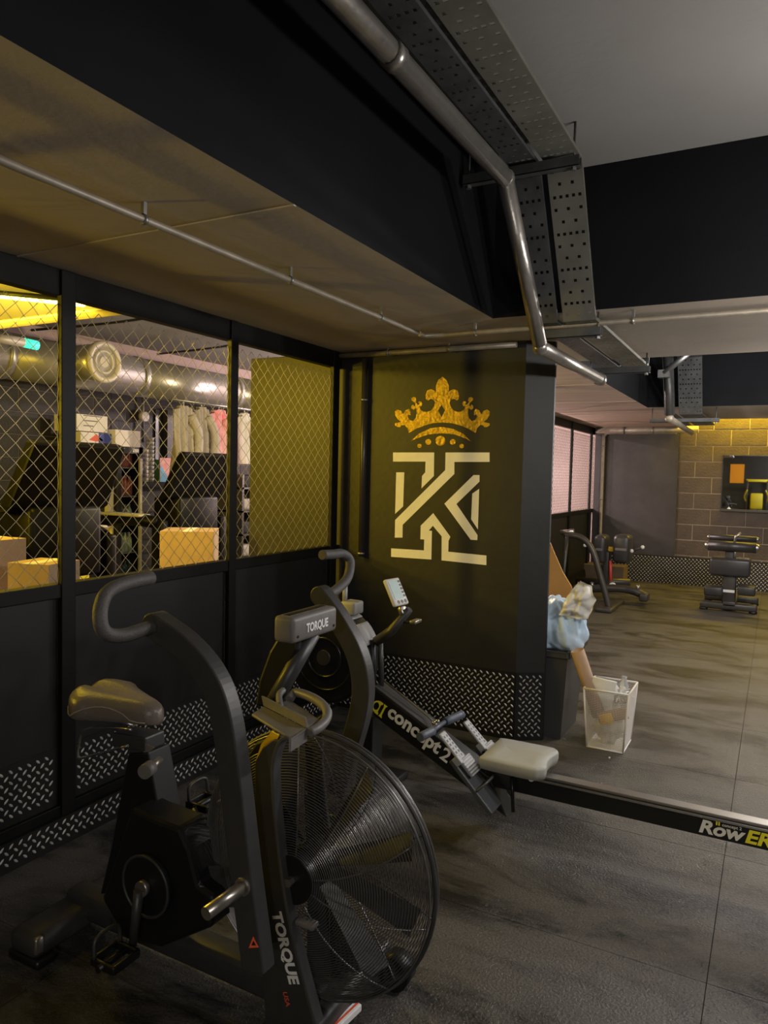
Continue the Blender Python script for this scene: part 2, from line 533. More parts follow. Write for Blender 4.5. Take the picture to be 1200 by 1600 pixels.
bw = blocks('wall_back', (-1.27, YB, -.03), (1, 0, 0), (0, -1, 0), XR+1.27, TOP+.03, 'block', 'mortar')
struct(MB().box((XP, YB-.03, 0), (-1.272, YB+.12, TOP)), 'wall_back', 'grey_wall')
struct(MB().box((XR, YF, 0), (XR+.12, YB, TOP)), 'wall_right', 'black_wall')
struct(MB().box((XL, YF-.12, 0), (XR, YF, TOP)), 'wall_behind', 'black_wall')
struct(MB().box((XL, YB, 0), (XP, YB+.12, TOP)), 'wall_back', 'pink_wall')
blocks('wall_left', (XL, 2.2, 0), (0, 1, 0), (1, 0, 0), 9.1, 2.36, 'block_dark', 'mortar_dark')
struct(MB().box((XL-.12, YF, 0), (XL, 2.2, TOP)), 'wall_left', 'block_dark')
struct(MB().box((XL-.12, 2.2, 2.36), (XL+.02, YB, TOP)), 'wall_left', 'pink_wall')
# wall with the emblem: splayed end, short return, runs on behind the mesh
ce = P(847, 1157, 'Z', 0); kx = P(806, 1050, 'Y', KY).x
k2 = (-1.117, 4.065)
mb = MB(); mb.prism([(-3.17, KY, 0), (kx, KY, 0), (k2[0], k2[1], 0), (k2[0]+.002, k2[1]+.022, 0), (-3.17, k2[1]+.022, 0)], (0, 0, SZ))
kw = struct(mb, 'wall_front', 'black_wall', bevel=.004)

# ------------------------------------------------------------------ tread plate
def tread(parent, o0, u, nrm, length, height, base=True, px=.038, pz=.042, bl=.0125, bwid=.0044):
    u = Vector(u); nrm = Vector(nrm); z = Vector((0, 0, 1)); o0 = Vector(o0)
    mb = MB(); mb.prism([o0, o0+u*length, o0+u*length+z*height, o0+z*height], nrm*.004)
    pl = mb.build('tread_plate', 'plate_base', parent)
    b = MB()
    def bar(c, ang):
        d = u*math.cos(ang)+z*math.sin(ang); n = -u*math.sin(ang)+z*math.cos(ang)
        lo = c+nrm*.004; hi = c+nrm*.0062
        b.add([lo-d*bl, lo-d*bl*.4-n*bwid, lo+d*bl*.4-n*bwid, lo+d*bl, lo+d*bl*.4+n*bwid, lo-d*bl*.4+n*bwid,
               hi-d*bl*.75, hi-d*bl*.35-n*bwid*.5, hi+d*bl*.35-n*bwid*.5, hi+d*bl*.75, hi+d*bl*.35+n*bwid*.5, hi-d*bl*.35+n*bwid*.5],
              [(6, 7, 8, 9, 10, 11)]+[(i, (i+1) % 6, 6+(i+1) % 6, 6+i) for i in range(6)])
    nz = int(height/pz)+1; nu = int(length/px)+1
    for i in range(nu):
        for j in range(nz):
            for k, (du, dz, ang) in enumerate(((.25, .25, PI/4), (.75, .75, -PI/4))):
                a = (i+du)*px; h = (j+dz)*pz
                if .012 < a < length-.012 and .012 < h < height-.012: bar(o0+u*a+z*h, ang)
    bo = b.build('tread_bars', 'plate_bar', pl, fix=False)
    bo['kind'] = 'stuff'
    return pl
tread(kw, (-2.44, KY, 0), (1, 0, 0), (0, -1, 0), kx+2.44, .392)
cv = Vector((k2[0]-kx, k2[1]-KY, 0)); cu_ = cv.normalized()
tread(kw, (kx, KY, 0), cu_, (cu_.y, -cu_.x, 0), cv.length, .392)
tread(bw, (-2.40, YB-.034, 0), (1, 0, 0), (0, -1, 0), 5.8, .40, px=.05, pz=.055, bl=.017, bwid=.0048)

# ------------------------------------------------------------------ emblem on the wall
def wallpt(x, y):                                        # traced on a 4x enlargement of the emblem
    p = P(580+x/4, 560+y/4, 'Y', KY); return p
half = [(236, 466), (228, 436), (208, 416), (190, 418), (182, 430), (166, 429), (150, 418), (150, 405), (170, 402), (187, 395), (166, 380), (151, 356), (148, 332), (164, 320), (188, 328), (201, 350),
        (215, 325), (235, 315), (247, 332), (246, 356), (232, 350), (229, 366), (240, 385), (262, 392), (279, 372), (285, 342), (281, 310), (264, 322), (252, 312), (252, 297), (263, 288), (268, 299), (276, 296),
        (276, 283), (270, 274), (253, 263), (252, 250), (265, 240), (280, 247), (284, 261), (279, 275), (288, 286), (292, 290), (300, 290), (302, 282), (294, 276), (302, 268), (314, 270), (320, 283), (316, 297), (303, 302), (308, 320), (325, 332), (350, 335),
        (375, 325), (394, 300), (400, 276), (391, 259), (372, 252), (356, 263), (343, 255), (340, 230), (351, 201), (375, 192), (398, 203), (406, 215), (405, 170), (420, 135), (445, 115)]
cxm = 443
right = [(2*cxm+4-x, y) for x, y in half[::-1][1:]]
arc = [(600, 436), (560, 420), (505, 405), (445, 400), (385, 405), (330, 420), (283, 440)]
crown = half+right+arc
em = thing('wall_emblem', 'gold crown over a cream interlaced letter painted on the black wall', 'emblem', wallpt(443, 1240)+Vector((0, -.002, 0)))
DEP = (0, -.0015, 0)
fill2d('crown', [crown, [(440, 290), (418, 325), (440, 368), (463, 325)]], wallpt, DEP, 'gold', em)['label'] = 'glittering gold crown with fleur-de-lis'
band = [(250, 515), (300, 470), (370, 437), (440, 428), (510, 440), (575, 470), (624, 520), (590, 500), (520, 475), (440, 468), (360, 475), (300, 495)]
fill2d('crown_band', [band], wallpt, DEP, 'gold', em)
for cx, cy, r in ((302, 546, 13), (357, 522, 18), (433, 515, 31), (510, 522, 18), (566, 548, 14)):
    fill2d('crown_jewel', [[(cx+r*math.cos(a*PI/10), cy+r*math.sin(a*PI/10)) for a in range(20)]], wallpt, DEP, 'gold', em)
for lp in ([(137, 588), (394, 588), (392, 735), (315, 812), (318, 735), (338, 712), (340, 645), (137, 645)],
           [(465, 588), (740, 588), (740, 647), (520, 647), (520, 722), (197, 1040), (196, 1120), (148, 1120), (150, 1010), (463, 698)],
           [(157, 712), (207, 712), (200, 925), (150, 972)],
           [(640, 729), (677, 729), (677, 770), (533, 910), (665, 1105), (663, 1136), (622, 1133), (458, 908)],
           [(632, 845), (675, 815), (667, 1068), (625, 1005)],
           [(388, 967), (495, 1115), (484, 1140), (482, 1208), (720, 1232), (720, 1292), (440, 1262), (441, 1112), (386, 1046), (360, 1076), (380, 1078), (376, 1257), (125, 1240), (125, 1187), (330, 1200), (332, 1132), (308, 1130), (310, 1045)]):
    fill2d('letter_stroke', [lp], wallpt, DEP, 'logo_white', em)

# ------------------------------------------------------------------ mesh partition
def chain(y0, y1, z0, z1, x, parent, cell=.072, r=.0019, m='chain_wire'):
    mb = MB()
    n = int((y1-y0)/(cell/2))+1
    hz = cell/2
    for i in range(n+1):
        for s in (0,):
            yc = y0+i*cell/2
            pts = []
            k = 0
            z = z0
            while z <= z1+1e-6:
                off = (cell/4)*(1 if (k+i) % 2 else -1)*.98
                yy = min(max(yc+off, y0), y1)
                pts.append((x+(.002 if (k % 2) else -.002), yy, z)); z += hz; k += 1
            if yc-cell/4 < y1: mb.tube(pts, r, 4, cap=False)
    o = mb.build('chain_link', m, parent, fix=False)
    o['kind'] = 'stuff'
    return o
pt = thing('mesh_partition', 'near black framed partition with chain-link panels over solid boards, behind the air bike', 'partition', (XP, 1.5, 0))
def bayframe(pt, posts, y0, y1, xp, hz1, tr=True):
    MB().box((xp-.05, y0, hz1-.10), (xp, y1, hz1)).build('top_rail', 'black_frame', pt, bevel=.002)
    MB().box((xp-.048, y0, .985), (xp+.006, y1, 1.04)).build('middle_rail', 'black_frame', pt, bevel=.003)
    MB().box((xp-.05, y0, .10), (xp+.004, y1, .155)).build('bottom_rail', 'black_frame', pt, bevel=.002)
    for a, b in posts: MB().box((xp-.016, a, .11), (xp+.012, b, hz1-.002)).build('post', 'black_frame', pt, bevel=.003)
    edges = [y0]+[q for p in posts for q in p]+[y1]
    for i in range(0, len(edges), 2):
        a, b = edges[i], edges[i+1]
        if b-a < .1: continue
        MB().box((xp-.035, a, .155), (xp-.015, b, .985)).build('board', 'black_board', pt)
        if tr: tread(pt, (xp-.015, a+.004, .16), (0, 1, 0), (1, 0, 0), b-a-.008, .228)
        chain(a, b, 1.04, hz1-.10, xp-.008, pt, m='chain_wire' if tr else 'chain_backlit', r=.0015 if tr else .003)
bayframe(pt, [(.93, .99), (1.91, 1.975), (2.90, 2.955), (3.86, 3.93)], -.3, 3.969, XP, SZ-.002)
MB().box((XP-.06, -.3, 0), (XP+.016, 3.97, .115)).build('kerb', 'black_frame', pt)
tread(pt, (XP+.016, -.3, 0), (0, 1, 0), (1, 0, 0), 4.27, .112)
p2 = thing('mesh_partition', 'far black framed chain-link partition beyond the emblem wall', 'partition', (XP, 8, 0))
bayframe(p2, [(5.6, 5.66), (7.2, 7.26), (8.5, 8.56), (9.83, 9.89), (10.99, 11.05)], 4.9, 11.26, XP, SZ-.002, False)
MB().box((XP-.06, 4.9, 0), (XP+.012, 11.26, .115)).build('kerb', 'black_frame', p2)

# ------------------------------------------------------------------ pipes, conduits
def conduit(path, r, m, label, clips=(), name='conduit', cat='pipe', mclip='galv', smooth=True):
    t = thing(name, label, cat, path[0])
    MB().tube(path, r, 10).build('pipe', m, t)
    for c, ax in clips:
        c = Vector(c)
        mb = MB(); a = Vector(ax).normalized()
        mb.tube([c-a*.006, c+a*.006], r*1.35, 10)
        mb.box(c+Vector((-.006, -.006, 0)), c+Vector((.006, .006, .05)) if abs(a.z) < .5 else c+Vector((.006, .02, .006)))
        mb.build('pipe_clip', mclip, t)
    return t
cz = 2.205
conduit([(-1.62, -.3, cz), (-1.62, 3.34, cz)], .0115, 'conduit', 'thin steel conduit running along the underside of the left soffit',
        [((-1.62, y, cz), (0, 1, 0)) for y in (.7, 1.54, 2.25, 2.95)])
conduit([(-1.62, 3.36, cz), (-1.62+.0, 3.42, cz), (-1.5, 3.43, cz), (XR, 3.43, cz)], .0125, 'conduit', 'steel conduit crossing under the front edge of the concrete beam',
        [((x, 3.43, cz), (1, 0, 0)) for x in (-1.35, -.6, .5)])
conduit([(-2.44, 3.93, 2.225), (-1.3, 3.93, 2.225)], .016, 'conduit', 'steel conduit along the top of the emblem wall', [((-2.1, 3.93, 2.225), (1, 0, 0)), ((-1.7, 3.93, 2.225), (1, 0, 0))])
vx = P(567.5, 700, 'Y', KY-.03).x
conduit([(vx, KY-.03, .98), (vx, KY-.03, 2.20)], .018, 'conduit_dark', 'black vertical pipe on the wall left of the emblem',
        [((vx, KY-.03, P(568, 625, 'Y', KY-.03).z), (0, 0, 1)), ((vx, KY-.03, 1.0), (0, 0, 1))])
b0 = P(943, 700, 'Y', YB-.08); 
conduit(catmull([(b0.x, YB-.08, .55), (b0.x, YB-.08, 1.3), (b0.x, YB-.08, 2.06), (b0.x+.02, YB-.08, 2.15), (b0.x+.10, YB-.08, 2.18), (b0.x+.5, YB-.08, 2.18), (-1.3, YB-.08, 2.18)], 5), .024, 'conduit', 'cream conduit bending up and along the far grey wall',
        [((b0.x, YB-.08, 1.98), (0, 0, 1)), ((b0.x, YB-.08, 1.19), (0, 0, 1))])
conduit([(-2.40, YB-.22, 2.21), (-1.0, YB-.22, 2.21)], .05, 'conduit', 'thick pale pipe under the ceiling at the far grey wall', [((-2.0, YB-.22, 2.21), (1, 0, 0)), ((-1.6, YB-.22, 2.21), (1, 0, 0))])
# fat silver pipe: along the bay, sloping down to the beam, under it
sp = thing('silver_pipe', 'fat silver pipe dropping under the concrete beam beside the cable trays', 'pipe', (-.97, 2.74, 2.63))
MB().tube([(-.975, -.05, 2.62), (-.972, 2.74, 2.64)], .034, 14).build('pipe_length', 'silver_pipe', sp)
MB().tube([(-.972, 2.74, 2.64), (-.970, 3.27, 2.085)], .032, 14).build('pipe_length', 'silver_pipe', sp)
MB().tube([(-.970, 3.27, 2.085), (-.945, 4.42, 2.08)], .032, 14).build('pipe_length', 'silver_pipe', sp)
for c in ((-.972, 2.74, 2.64), (-.970, 3.27, 2.085)): MB().sphere(c, .037, 8).build('pipe_elbow', 'silver_pipe', sp)
MB().tube([(-.972, 1.78, 2.633), (-.972, 1.83, 2.633)], .039, 14).build('pipe_coupling', 'silver_pipe', sp)
MB().tube([(-.945, 4.38, 2.08), (-.945, 4.43, 2.08)], .037, 14).build('pipe_coupling', 'silver_pipe', sp)
s2 = thing('drop_pipe', 'dark pipe hanging in front of the second beam', 'pipe', (-1.12, 7.98, 2.1))
PYD = 7.45
q0 = P(1038, 590, 'Y', PYD); q1 = P(1046, 655, 'Y', PYD)
MB().tube([(q0.x, PYD, TOP-.02), (q1.x, PYD, q1.z)], .036, 12).build('pipe_length', 'bike_black', s2)
MB().tube([(q1.x, PYD, q1.z+.01), (q1.x+.02, 9.3, q1.z-.02)], .03, 12).build('pipe_length', 'conduit', s2)
MB().sphere((q1.x, PYD, q1.z+.01), .042, 8).build('pipe_elbow', 'conduit', s2)

# ------------------------------------------------------------------ perforated cable trays
def tray(x0, x1, path, m, label, fl=.014):
    """perforated strip following path [(y,z)...]; slots are real openings"""
    t = thing('cable_tray', label, 'cable tray', ((x0+x1)/2, path[0][0], path[0][1]))
    w = x1-x0
    for i in range(len(path)-1):
        a = Vector((0, *path[i])); b = Vector((0, *path[i+1]))
        L = (b-a).length; d = (b-a)/L; up = Vector((1, 0, 0)).cross(d)
        if up.z < 0: up = -up
        if abs(d.z) > .5: up = Vector((0, abs(d.z), abs(d.y)*(1 if d.z < 0 else -1))) if False else up
        cu = max(4, int(w/.0125)); cv = int(L/.0125)
        vs = []; fs = []
        for p in range(cu+1):
            for q in range(cv+1): vs.append(a+d*(L*q/cv)+Vector((x0+w*p/cu, 0, 0)))
        for p in range(cu):
            for q in range(cv):
                blk = q % 12
                hole = (p % 2 == 1 and 0 < p < cu-1) and ((blk in (2,) and (p//2) % 2 == 0) or (blk in (6,) and (p//2) % 2 == 1) or blk == 10)
                if not hole: fs.append((p*(cv+1)+q, (p+1)*(cv+1)+q, (p+1)*(cv+1)+q+1, p*(cv+1)+q+1))
        mb = MB(); mb.add(vs, fs)
        mb.build('tray_base', m, t, solid=.0015)
        for xx in (x0, x1):
            MB().prism([a+Vector((xx-.001, 0, 0)), b+Vector((xx-.001, 0, 0)), b+up*fl+Vector((xx-.001, 0, 0)), a+up*fl+Vector((xx-.001, 0, 0))], (.002, 0, 0)).build('tray_side', m, t)
    return t
TP = [(-.08, 2.77), (2.99, 2.77), (3.34, 2.205), (4.86, 2.205), (4.95, 2.60)]
tray(-1.03, -.915, TP, 'tray_dark', 'narrow perforated grey cable tray nearest the silver pipe')
tray(-.888, -.745, TP, 'tray_light', 'wide perforated cable tray under the ceiling slab')
TP2 = [(7.2, 2.7), (7.75, 2.70), (8.06, 2.17), (9.7, 2.17)]
tray(-1.06, -.96, TP2, 'tray_dark', 'narrow perforated cable tray dropping under the second beam')
tray(-.92, -.70, TP2, 'tray_dark', 'wide perforated cable tray dropping under the second beam')
def strut(x0, x1, y, z, label, rods=()):
    t = thing('strut_channel', label, 'bracket', ((x0+x1)/2, y, z))
    MB().box((x0, y-.02, z-.02), (x1, y+.02, z-.017)).box((x0, y-.02, z-.02), (x1, y-.017, z+.02)).box((x0, y+.017, z-.02), (x1, y+.02, z+.02)).build('channel', 'tray_dark', t)
    for r in rods:
        MB().cyl((r, y, z-.03), (r, y, TOP if y < 3.3 else SZ), .005, 8).build('threaded_rod', 'tray_dark', t)
        MB().cyl((r, y, z-.032), (r, y, z-.02), .011, 6, smooth=False).build('nut', 'galv', t)
strut(-1.22, -.735, 2.93, 2.735, 'steel channel carrying the cable trays below the slab', (-.76, -1.2))
strut(-1.06, -.735, 3.42, 2.165, 'steel channel carrying the trays at the front of the beam', (-.75,))
strut(-1.06, -.70, 4.62, 2.155, 'steel channel carrying the trays at the back of the beam', (-.72, -1.05))
strut(-1.22, -.55, 8.2, 2.12, 'steel channel carrying the trays under the second beam', (-.58, -1.2))
mb = MB(); q = P(1037, 583, 'Y', 7.35)
mb.box((q.x-.05, 7.33, q.z-.04), (q.x+.05, 7.405, q.z+.03)); mb.tube([(q.x, 7.35, q.z), (q.x+.27, 7.35, q.z+.22)], .028, 8)
solo(mb, 'pipe_bracket', 'galv', 'small galvanised junction bracket on the drop pipe', 'bracket')

# ================================================================== AIR BIKE
BY = 1.60
A1, A2 = 1.28, 1.95
bk = thing('air_bike', 'black fan exercise bike with big wire-caged fan standing by the mesh partition', 'exercise bike', (-1.5, BY, 0))
def Pp(pts, y): return [P(a, b, 'Y', y) for a, b in pts]
# stabilisers and base frame
MB().rbox((-2.00, 1.37, .025), (-1.87, 1.98, .10), .03, 3).build('rear_stabilizer', 'bike_black', bk)
for y in (1.41, 1.95): MB().rbox((-2.005, y-.035, 0), (-1.865, y+.035, .03), .01).build('rubber_foot', 'bike_dark', bk)
MB().rbox((-1.885, 1.372, .05), (-1.866, 1.40, .101), .006).build('end_cap', 'steel', bk)
MB().rbox((-1.06, 1.28, .03), (-.96, 1.92, .10), .02, 3).build('front_stabilizer', 'bike_black', bk)
for y in (1.32, 1.86): MB().cyl((-.92, y-.03, .05), (-.92, y+.03, .05), .05, 18).build('transport_wheel', 'bike_dark', bk)
wa, wb_ = P(560, 1566, 'Z', .055), P(512, 1612, 'Z', .055)
wd = (wb_-wa).normalized(); wn = Vector((wd.y, -wd.x, 0))
MB().prism([wa+wn*.012, wb_+wn*.012, wb_-wn*.012, wa-wn*.012], (0, 0, -.02)).build('foot_strip', 'white_print', bk, bevel=.003)
MB().prism([wa+wn*.003, wb_+wn*.003, wb_-wn*.003, wa-wn*.003], (0, 0, .0012)).build('warning_stripe', 'red_print', bk)
MB().rbox((-1.98, BY-.04, .05), (-1.0, BY+.04, .13), .015).build('base_beam', 'bike_black', bk)
# crank housing
hp = Pp([(158, 1405), (182, 1330), (204, 1262), (240, 1280), (280, 1295), (296, 1330), (310, 1385), (334, 1402), (330, 1450), (250, 1482), (190, 1462)], 1.48)
MB().prism(hp, (0, .11, 0)).build('crank_housing', 'bike_dark', bk, bevel=.012)
hc = P(232, 1382, 'Y', 1.475)
mb = MB(); mb.cyl(hc+Vector((0, -.012, 0)), hc+Vector((0, .01, 0)), .088, 40); mb.build('crank_cover', 'bike_dark', bk)
MB().ring(hc+Vector((0, -.012, 0)), (0, 1, 0), .086, .005, 48, 6).build('cover_ring', 'bike_black', bk)
MB().cyl(hc+Vector((0, -.03, 0)), hc+Vector((0, -.01, 0)), .022, 18).build('crank_hub', 'steel', bk)
pe = P(205, 1478, 'Y', 1.43)
MB().tube([hc+Vector((0, -.035, 0)), (pe.x, 1.435, pe.z)], [.016, .012], 8).build('crank_arm', 'bike_black', bk)
def pedal(c):
    pd = MB()
    for s in (-1, 1): pd.rbox((c.x-.045, c.y+s*.042-.006, c.z-.012), (c.x+.045, c.y+s*.042+.006, c.z+.012), .004)
    for s in (-1, 1): pd.rbox((c.x+s*.04-.006, c.y-.045, c.z-.012), (c.x+s*.04+.006, c.y+.045, c.z+.012), .004)
    pd.cyl((c.x, c.y-.06, c.z), (c.x, c.y+.06, c.z), .010, 10)
    o = pd.build('pedal', 'bike_dark', bk)
    st = MB(); st.tube(catmull([(c.x-.03, c.y-.045, c.z+.01), (c.x-.035, c.y-.035, c.z+.06), (c.x-.035, c.y+.035, c.z+.06), (c.x-.03, c.y+.045, c.z+.01)], 5), .006, 6)
    st.build('toe_strap', 'bike_black', o)
pedal(Vector((pe.x, 1.375, pe.z)))
pf = P(318, 1255, 'Y', 1.80)
MB().tube([(hc.x, 1.74, hc.z), (pf.x, 1.75, pf.z)], [.016, .012], 8).build('crank_arm', 'bike_black', bk)
pedal(Vector((pf.x, 1.81, pf.z)))
# frame from crank housing to the fan head
fr = Pp([(280, 1296), (296, 1330), (310, 1385), (330, 1400)], 1.50)
MB().tube(fr, .018, 8).build('frame_tube', 'bike_black', bk)
f2 = Pp([(318, 1352), (372, 1352), (372, 1420), (322, 1420)], 1.53)
MB().prism(f2, (0, .14, 0)).build('frame_box', 'bike_black', bk, bevel=.008)
# seat post, slider, saddle
sp_ = Pp([(248, 1290), (225, 1150)], BY)
MB().sweep(sp_, .062, (BY-.035, BY+.035)).build('seat_post', 'bike_black', bk, bevel=.004)
MB().prism(Pp([(200, 1178), (231, 1176), (252, 1292), (240, 1385), (156, 1398), (174, 1320)], BY-.045), (0, .09, 0)).build('seat_tube', 'bike_dark', bk, bevel=.005)
hd = Pp([(190, 1150), (243, 1158)], BY)
MB().sweep(hd, .045, (BY-.04, BY+.04)).build('seat_slider', 'bike_black', bk, bevel=.006)
MB().prism(Pp([(224, 1160), (242, 1168), (225, 1182)], BY-.037), (0, -.002, 0)).build('triangle_label', 'bike_grey', bk)
kn = P(250, 1188, 'Y', BY-.035)
MB().cyl(kn, kn+Vector((.015, -.055, 0)), .012, 12).build('knob_shaft', 'steel', bk)
mb = MB(); mb.cyl(kn+Vector((.015, -.05, 0)), kn+Vector((.025, -.085, 0)), .021, 18); mb.build('adjust_knob', 'bike_grey', bk)
# wire loop behind the seat
lp = Pp([(205, 1140), (160, 1136), (130, 1143), (124, 1160), (122, 1180), (130, 1184), (200, 1165)], BY-.06)
MB().tube(catmull(lp, 6), .0045, 6).build('wire_loop', 'chrome', bk)
# saddle: rear lobes to nose (points towards the fan)
sc = P(188, 1093, 'Y', BY)
SL = .315
def prof(u):
    if u < .30: w = .122*math.sqrt(max(0, 1-((.30-u)/.34)**2))
    else: w = .122+(.030-.122)*((u-.30)/.70)**.75
    if u > .93: w *= math.sqrt(max(.02, 1-((u-.93)/.07)**2))
    return max(w, .012)
def saddle(u, v, k=1.0):
    """v 0..1 around the section, 0.5 = top centre"""
    a = (v-.5)*2*PI
    w = prof(u)*k
    top = .048+.016*(1-u)-.02*max(0, (u-.82)/.18)**2-.02*max(0, (.10-u)/.10)**2
    bot = -.030*(1-.5*u)
    y = w*math.copysign(abs(math.sin(a/1.0))**.75, math.sin(a)) if abs(a) > 1e-6 else 0
    c = math.cos(a)
    z = top*max(c, 0)**.55 if c > 0 else bot*(-c)**.4
    lobe = (1-u)**1.2*.020*math.exp(-((y/max(w, .01))/.25)**2) if c > 0 else 0
    return Vector((sc.x-SL*.47+SL*u, BY+y, sc.z-.022+z-lobe-.012*u))
mb = MB(); mb.grid(saddle, 26, 28)
mb.add([saddle(0, k/28) for k in range(28)], [list(range(28))], smooth=True); mb.add([saddle(1, k/28) for k in range(28)], [list(range(28))], smooth=True)
sd = mb.build('saddle', 'vinyl', bk)
for s in (-1, 1):
    st = MB(); st.tube([saddle(u, .5+s*(.23+.03*math.sin(u*9)), 1.01) for u in [k/14 for k in range(1, 14)]], .0016, 5)
    st.build('stitching', 'stitch', sd)
MB().tube([(sc.x-.09, BY-.025, sc.z-.05), (sc.x+.08, BY-.02, sc.z-.06)], .006, 6).tube([(sc.x-.09, BY+.025, sc.z-.05), (sc.x+.08, BY+.02, sc.z-.06)], .006, 6).build('saddle_rail', 'steel', bk)
# arms
def arm(pts, y0, y1, w, m='bike_black'):
    return MB().sweep(catmull(Pp(pts, (y0+y1)/2), 7), w, (y0, y1)).build('lever_arm', m, bk, bevel=.004)
arm([(246, 976), (292, 1010), (330, 1055), (352, 1110), (366, 1200), (382, 1340), (404, 1512)], A1-.022, A1+.022, .062)
arm([(503, 930), (530, 968), (556, 1015), (567, 1060), (565, 1105), (549, 1165), (528, 1240)], A2-.022, A2+.022, .062)
# grips
def grip(pts, cap):
    g_ = MB().tube(catmull(pts, 6), .0165, 12).build('grip', 'grip', bk)
    return g_
ga = P(246, 978, 'Y', A1)
gx = ga.x
grip([(gx+.01, A1+.02, ga.z+.005), (gx, A1-.03, ga.z+.0), (gx-.005, A1-.105, ga.z-.005), (gx-.012, A1-.148, ga.z+.012), (gx-.022, A1-.150, ga.z+.055), (gx-.035, A1-.12, ga.z+.092), (gx-.045, A1-.06, ga.z+.105), (gx-.052, A1+.03, ga.z+.108)], 1)
e1_ = P(246, 976, 'Y', A1); MB().cyl(e1_+Vector((0, -.0225, 0)), e1_+Vector((0, .0225, 0)), .0305, 24).build('arm_cap', 'bike_black', bk, bevel=.003)
gb = P(500, 930, 'Y', A2)
grip([(gb.x+.01, A2-.02, gb.z+.0), (gb.x+.008, A2+.04, gb.z-.002), (gb.x, A2+.115, gb.z+.01), (gb.x-.012, A2+.19, gb.z+.035), (gb.x-.03, A2+.232, gb.z+.085), (gb.x-.04, A2+.20, gb.z+.112), (gb.x-.045, A2+.14, gb.z+.115), (gb.x-.05, A2+.085, gb.z+.118)], 1)
e2_ = P(503, 930, 'Y', A2); MB().cyl(e2_+Vector((0, -.0225, 0)), e2_+Vector((0, .0225, 0)), .0305, 24).build('arm_cap', 'bike_black', bk, bevel=.003)
# foot peg and lever bits
pg = P(381, 1384, 'Y', A1-.02)
MB().cyl(pg, pg+Vector((-.010, -.112, -.008)), .0145, 20).build('foot_peg', 'steel', bk)
MB().cyl(pg+Vector((0, .006, 0)), pg+Vector((0, -.008, 0)), .020, 20).build('peg_collar', 'steel', bk)
tb = Pp([(396, 1463), (389, 1481), (404, 1480)], A1-.0225)
MB().prism(tb, (0, -.001, 0)).build('warning_triangle', 'orange_print', bk)
MB().prism(Pp([(396, 1470), (393, 1477), (400, 1477)], A1-.0238), (0, -.0006, 0)).build('warning_symbol', 'bike_dark', bk)
# fan head: side plates carrying the logo
FC = P(457, 1374, 'Y', 1.50); FR = .350
pedge = [(452, 1152), (438, 1158), (427, 1190), (427, 1240), (433, 1310), (445, 1400), (464, 1490), (493, 1603)]
plate = [(398, 1190), (410, 1168), (426, 1156)]+pedge[1:]+[(415, 1603), (404, 1450), (397, 1300)]
MB().prism(Pp(plate, 1.475), (0, .012, 0)).build('side_plate', 'bike_black', bk, bevel=.003)
MB().prism([p+Vector((0, .225, 0)) for p in Pp(plate, 1.475)], (0, .012, 0)).build('side_plate', 'bike_black', bk, bevel=.003)
MB().sweep(catmull(Pp(pedge, 1.475), 6), .010, (1.472, 1.505)).build('plate_edge', 'plate_highlight', bk, bevel=.002)  # front face of the plate, its highlight put into a lighter colour
# shroud behind the fan edge with yellow sticker
sh = Pp([(385, 1182), (400, 1160), (432, 1150), (436, 1200), (430, 1300), (430, 1440), (396, 1440), (388, 1300)], 1.56)
MB().prism(sh, (0, .10, 0)).build('rear_shroud', 'bike_dark', bk, bevel=.006)
MB().prism(Pp([(400, 1187), (408, 1163), (424, 1143), (435, 1149), (425, 1170), (414, 1176)], 1.553), (0, .005, 0)).build('yellow_sticker', 'sticker_yellow', bk)
tu = (P(462, 1545, 'Y', 1.474)-P(432, 1425, 'Y', 1.474))
text('lettering', 'TORQUE', P(425, 1425, 'Y', 1.474), tu, Vector((1, 0, 0)), .044, 'white_print', bk, bold=.045, spacing=1.0, squash=1.0)
text('lettering', 'USA', P(442, 1549, 'Y', 1.474), tu, Vector((1, 0, 0)), .020, 'red_print', bk, bold=.02)
MB().rbox(P(470, 1415, 'Y', 1.49)+Vector((-.012, -.01, -.05)), P(492, 1445, 'Y', 1.49)+Vector((.0, .02, .0)), .004).build('hub_block', 'bike_grey', bk)
# fan cage
cg = MB().ring(FC+Vector((0, .10, 0)), (0, 1, 0), FR+.004, .006, 72, 8).build('fan_cage', 'bike_black', bk)
MB().ring(FC+Vector((0, .075, 0)), (0, 1, 0), FR, .003, 72, 6).build('cage_rim', 'cage_wire', cg)
MB().ring(FC+Vector((0, .125, 0)), (0, 1, 0), FR, .003, 72, 6).build('cage_rim', 'cage_wire', cg)
NR = 46
def dome(q): return .078*q**2.4
for sgn in (0, 1):
    for i in range(NR):
        r = .062+(FR-.062)*i/(NR-1)
        yy = dome((r-.062)/(FR-.062))
        if sgn: yy = .20-yy
        MB().ring(FC+Vector((0, yy, 0)), (0, 1, 0), r, .00125, 60, 4).build('cage_ring', 'cage_wire', cg, fix=False)
for sgn in (0, 1):
    for k in range(10):
        a = 2*PI*(k+.3)/10
        pts = []
        for i in range(9):
            q = i/8; r = .05+(FR-.05)*q; yy = .003+dome(q)
            if sgn: yy = .20-yy
            aa = a+.25*q
            pts.append(FC+Vector((r*math.cos(aa), yy, r*math.sin(aa))))
        MB().tube(pts, .0022, 5).build('cage_spoke', 'cage_wire', cg)
MB().cyl(FC+Vector((0, -.006, 0)), FC+Vector((0, .03, 0)), .062, 32).build('hub_disc', 'bike_dark', bk)
MB().cyl(FC+Vector((0, -.022, 0)), FC+Vector((0, .0, 0)), .012, 6, smooth=False).build('axle_nut', 'steel', bk)
fan = MB().cyl(FC+Vector((0, .06, 0)), FC+Vector((0, .14, 0)), .055, 24).build('fan_wheel', 'bike_dark', bk)
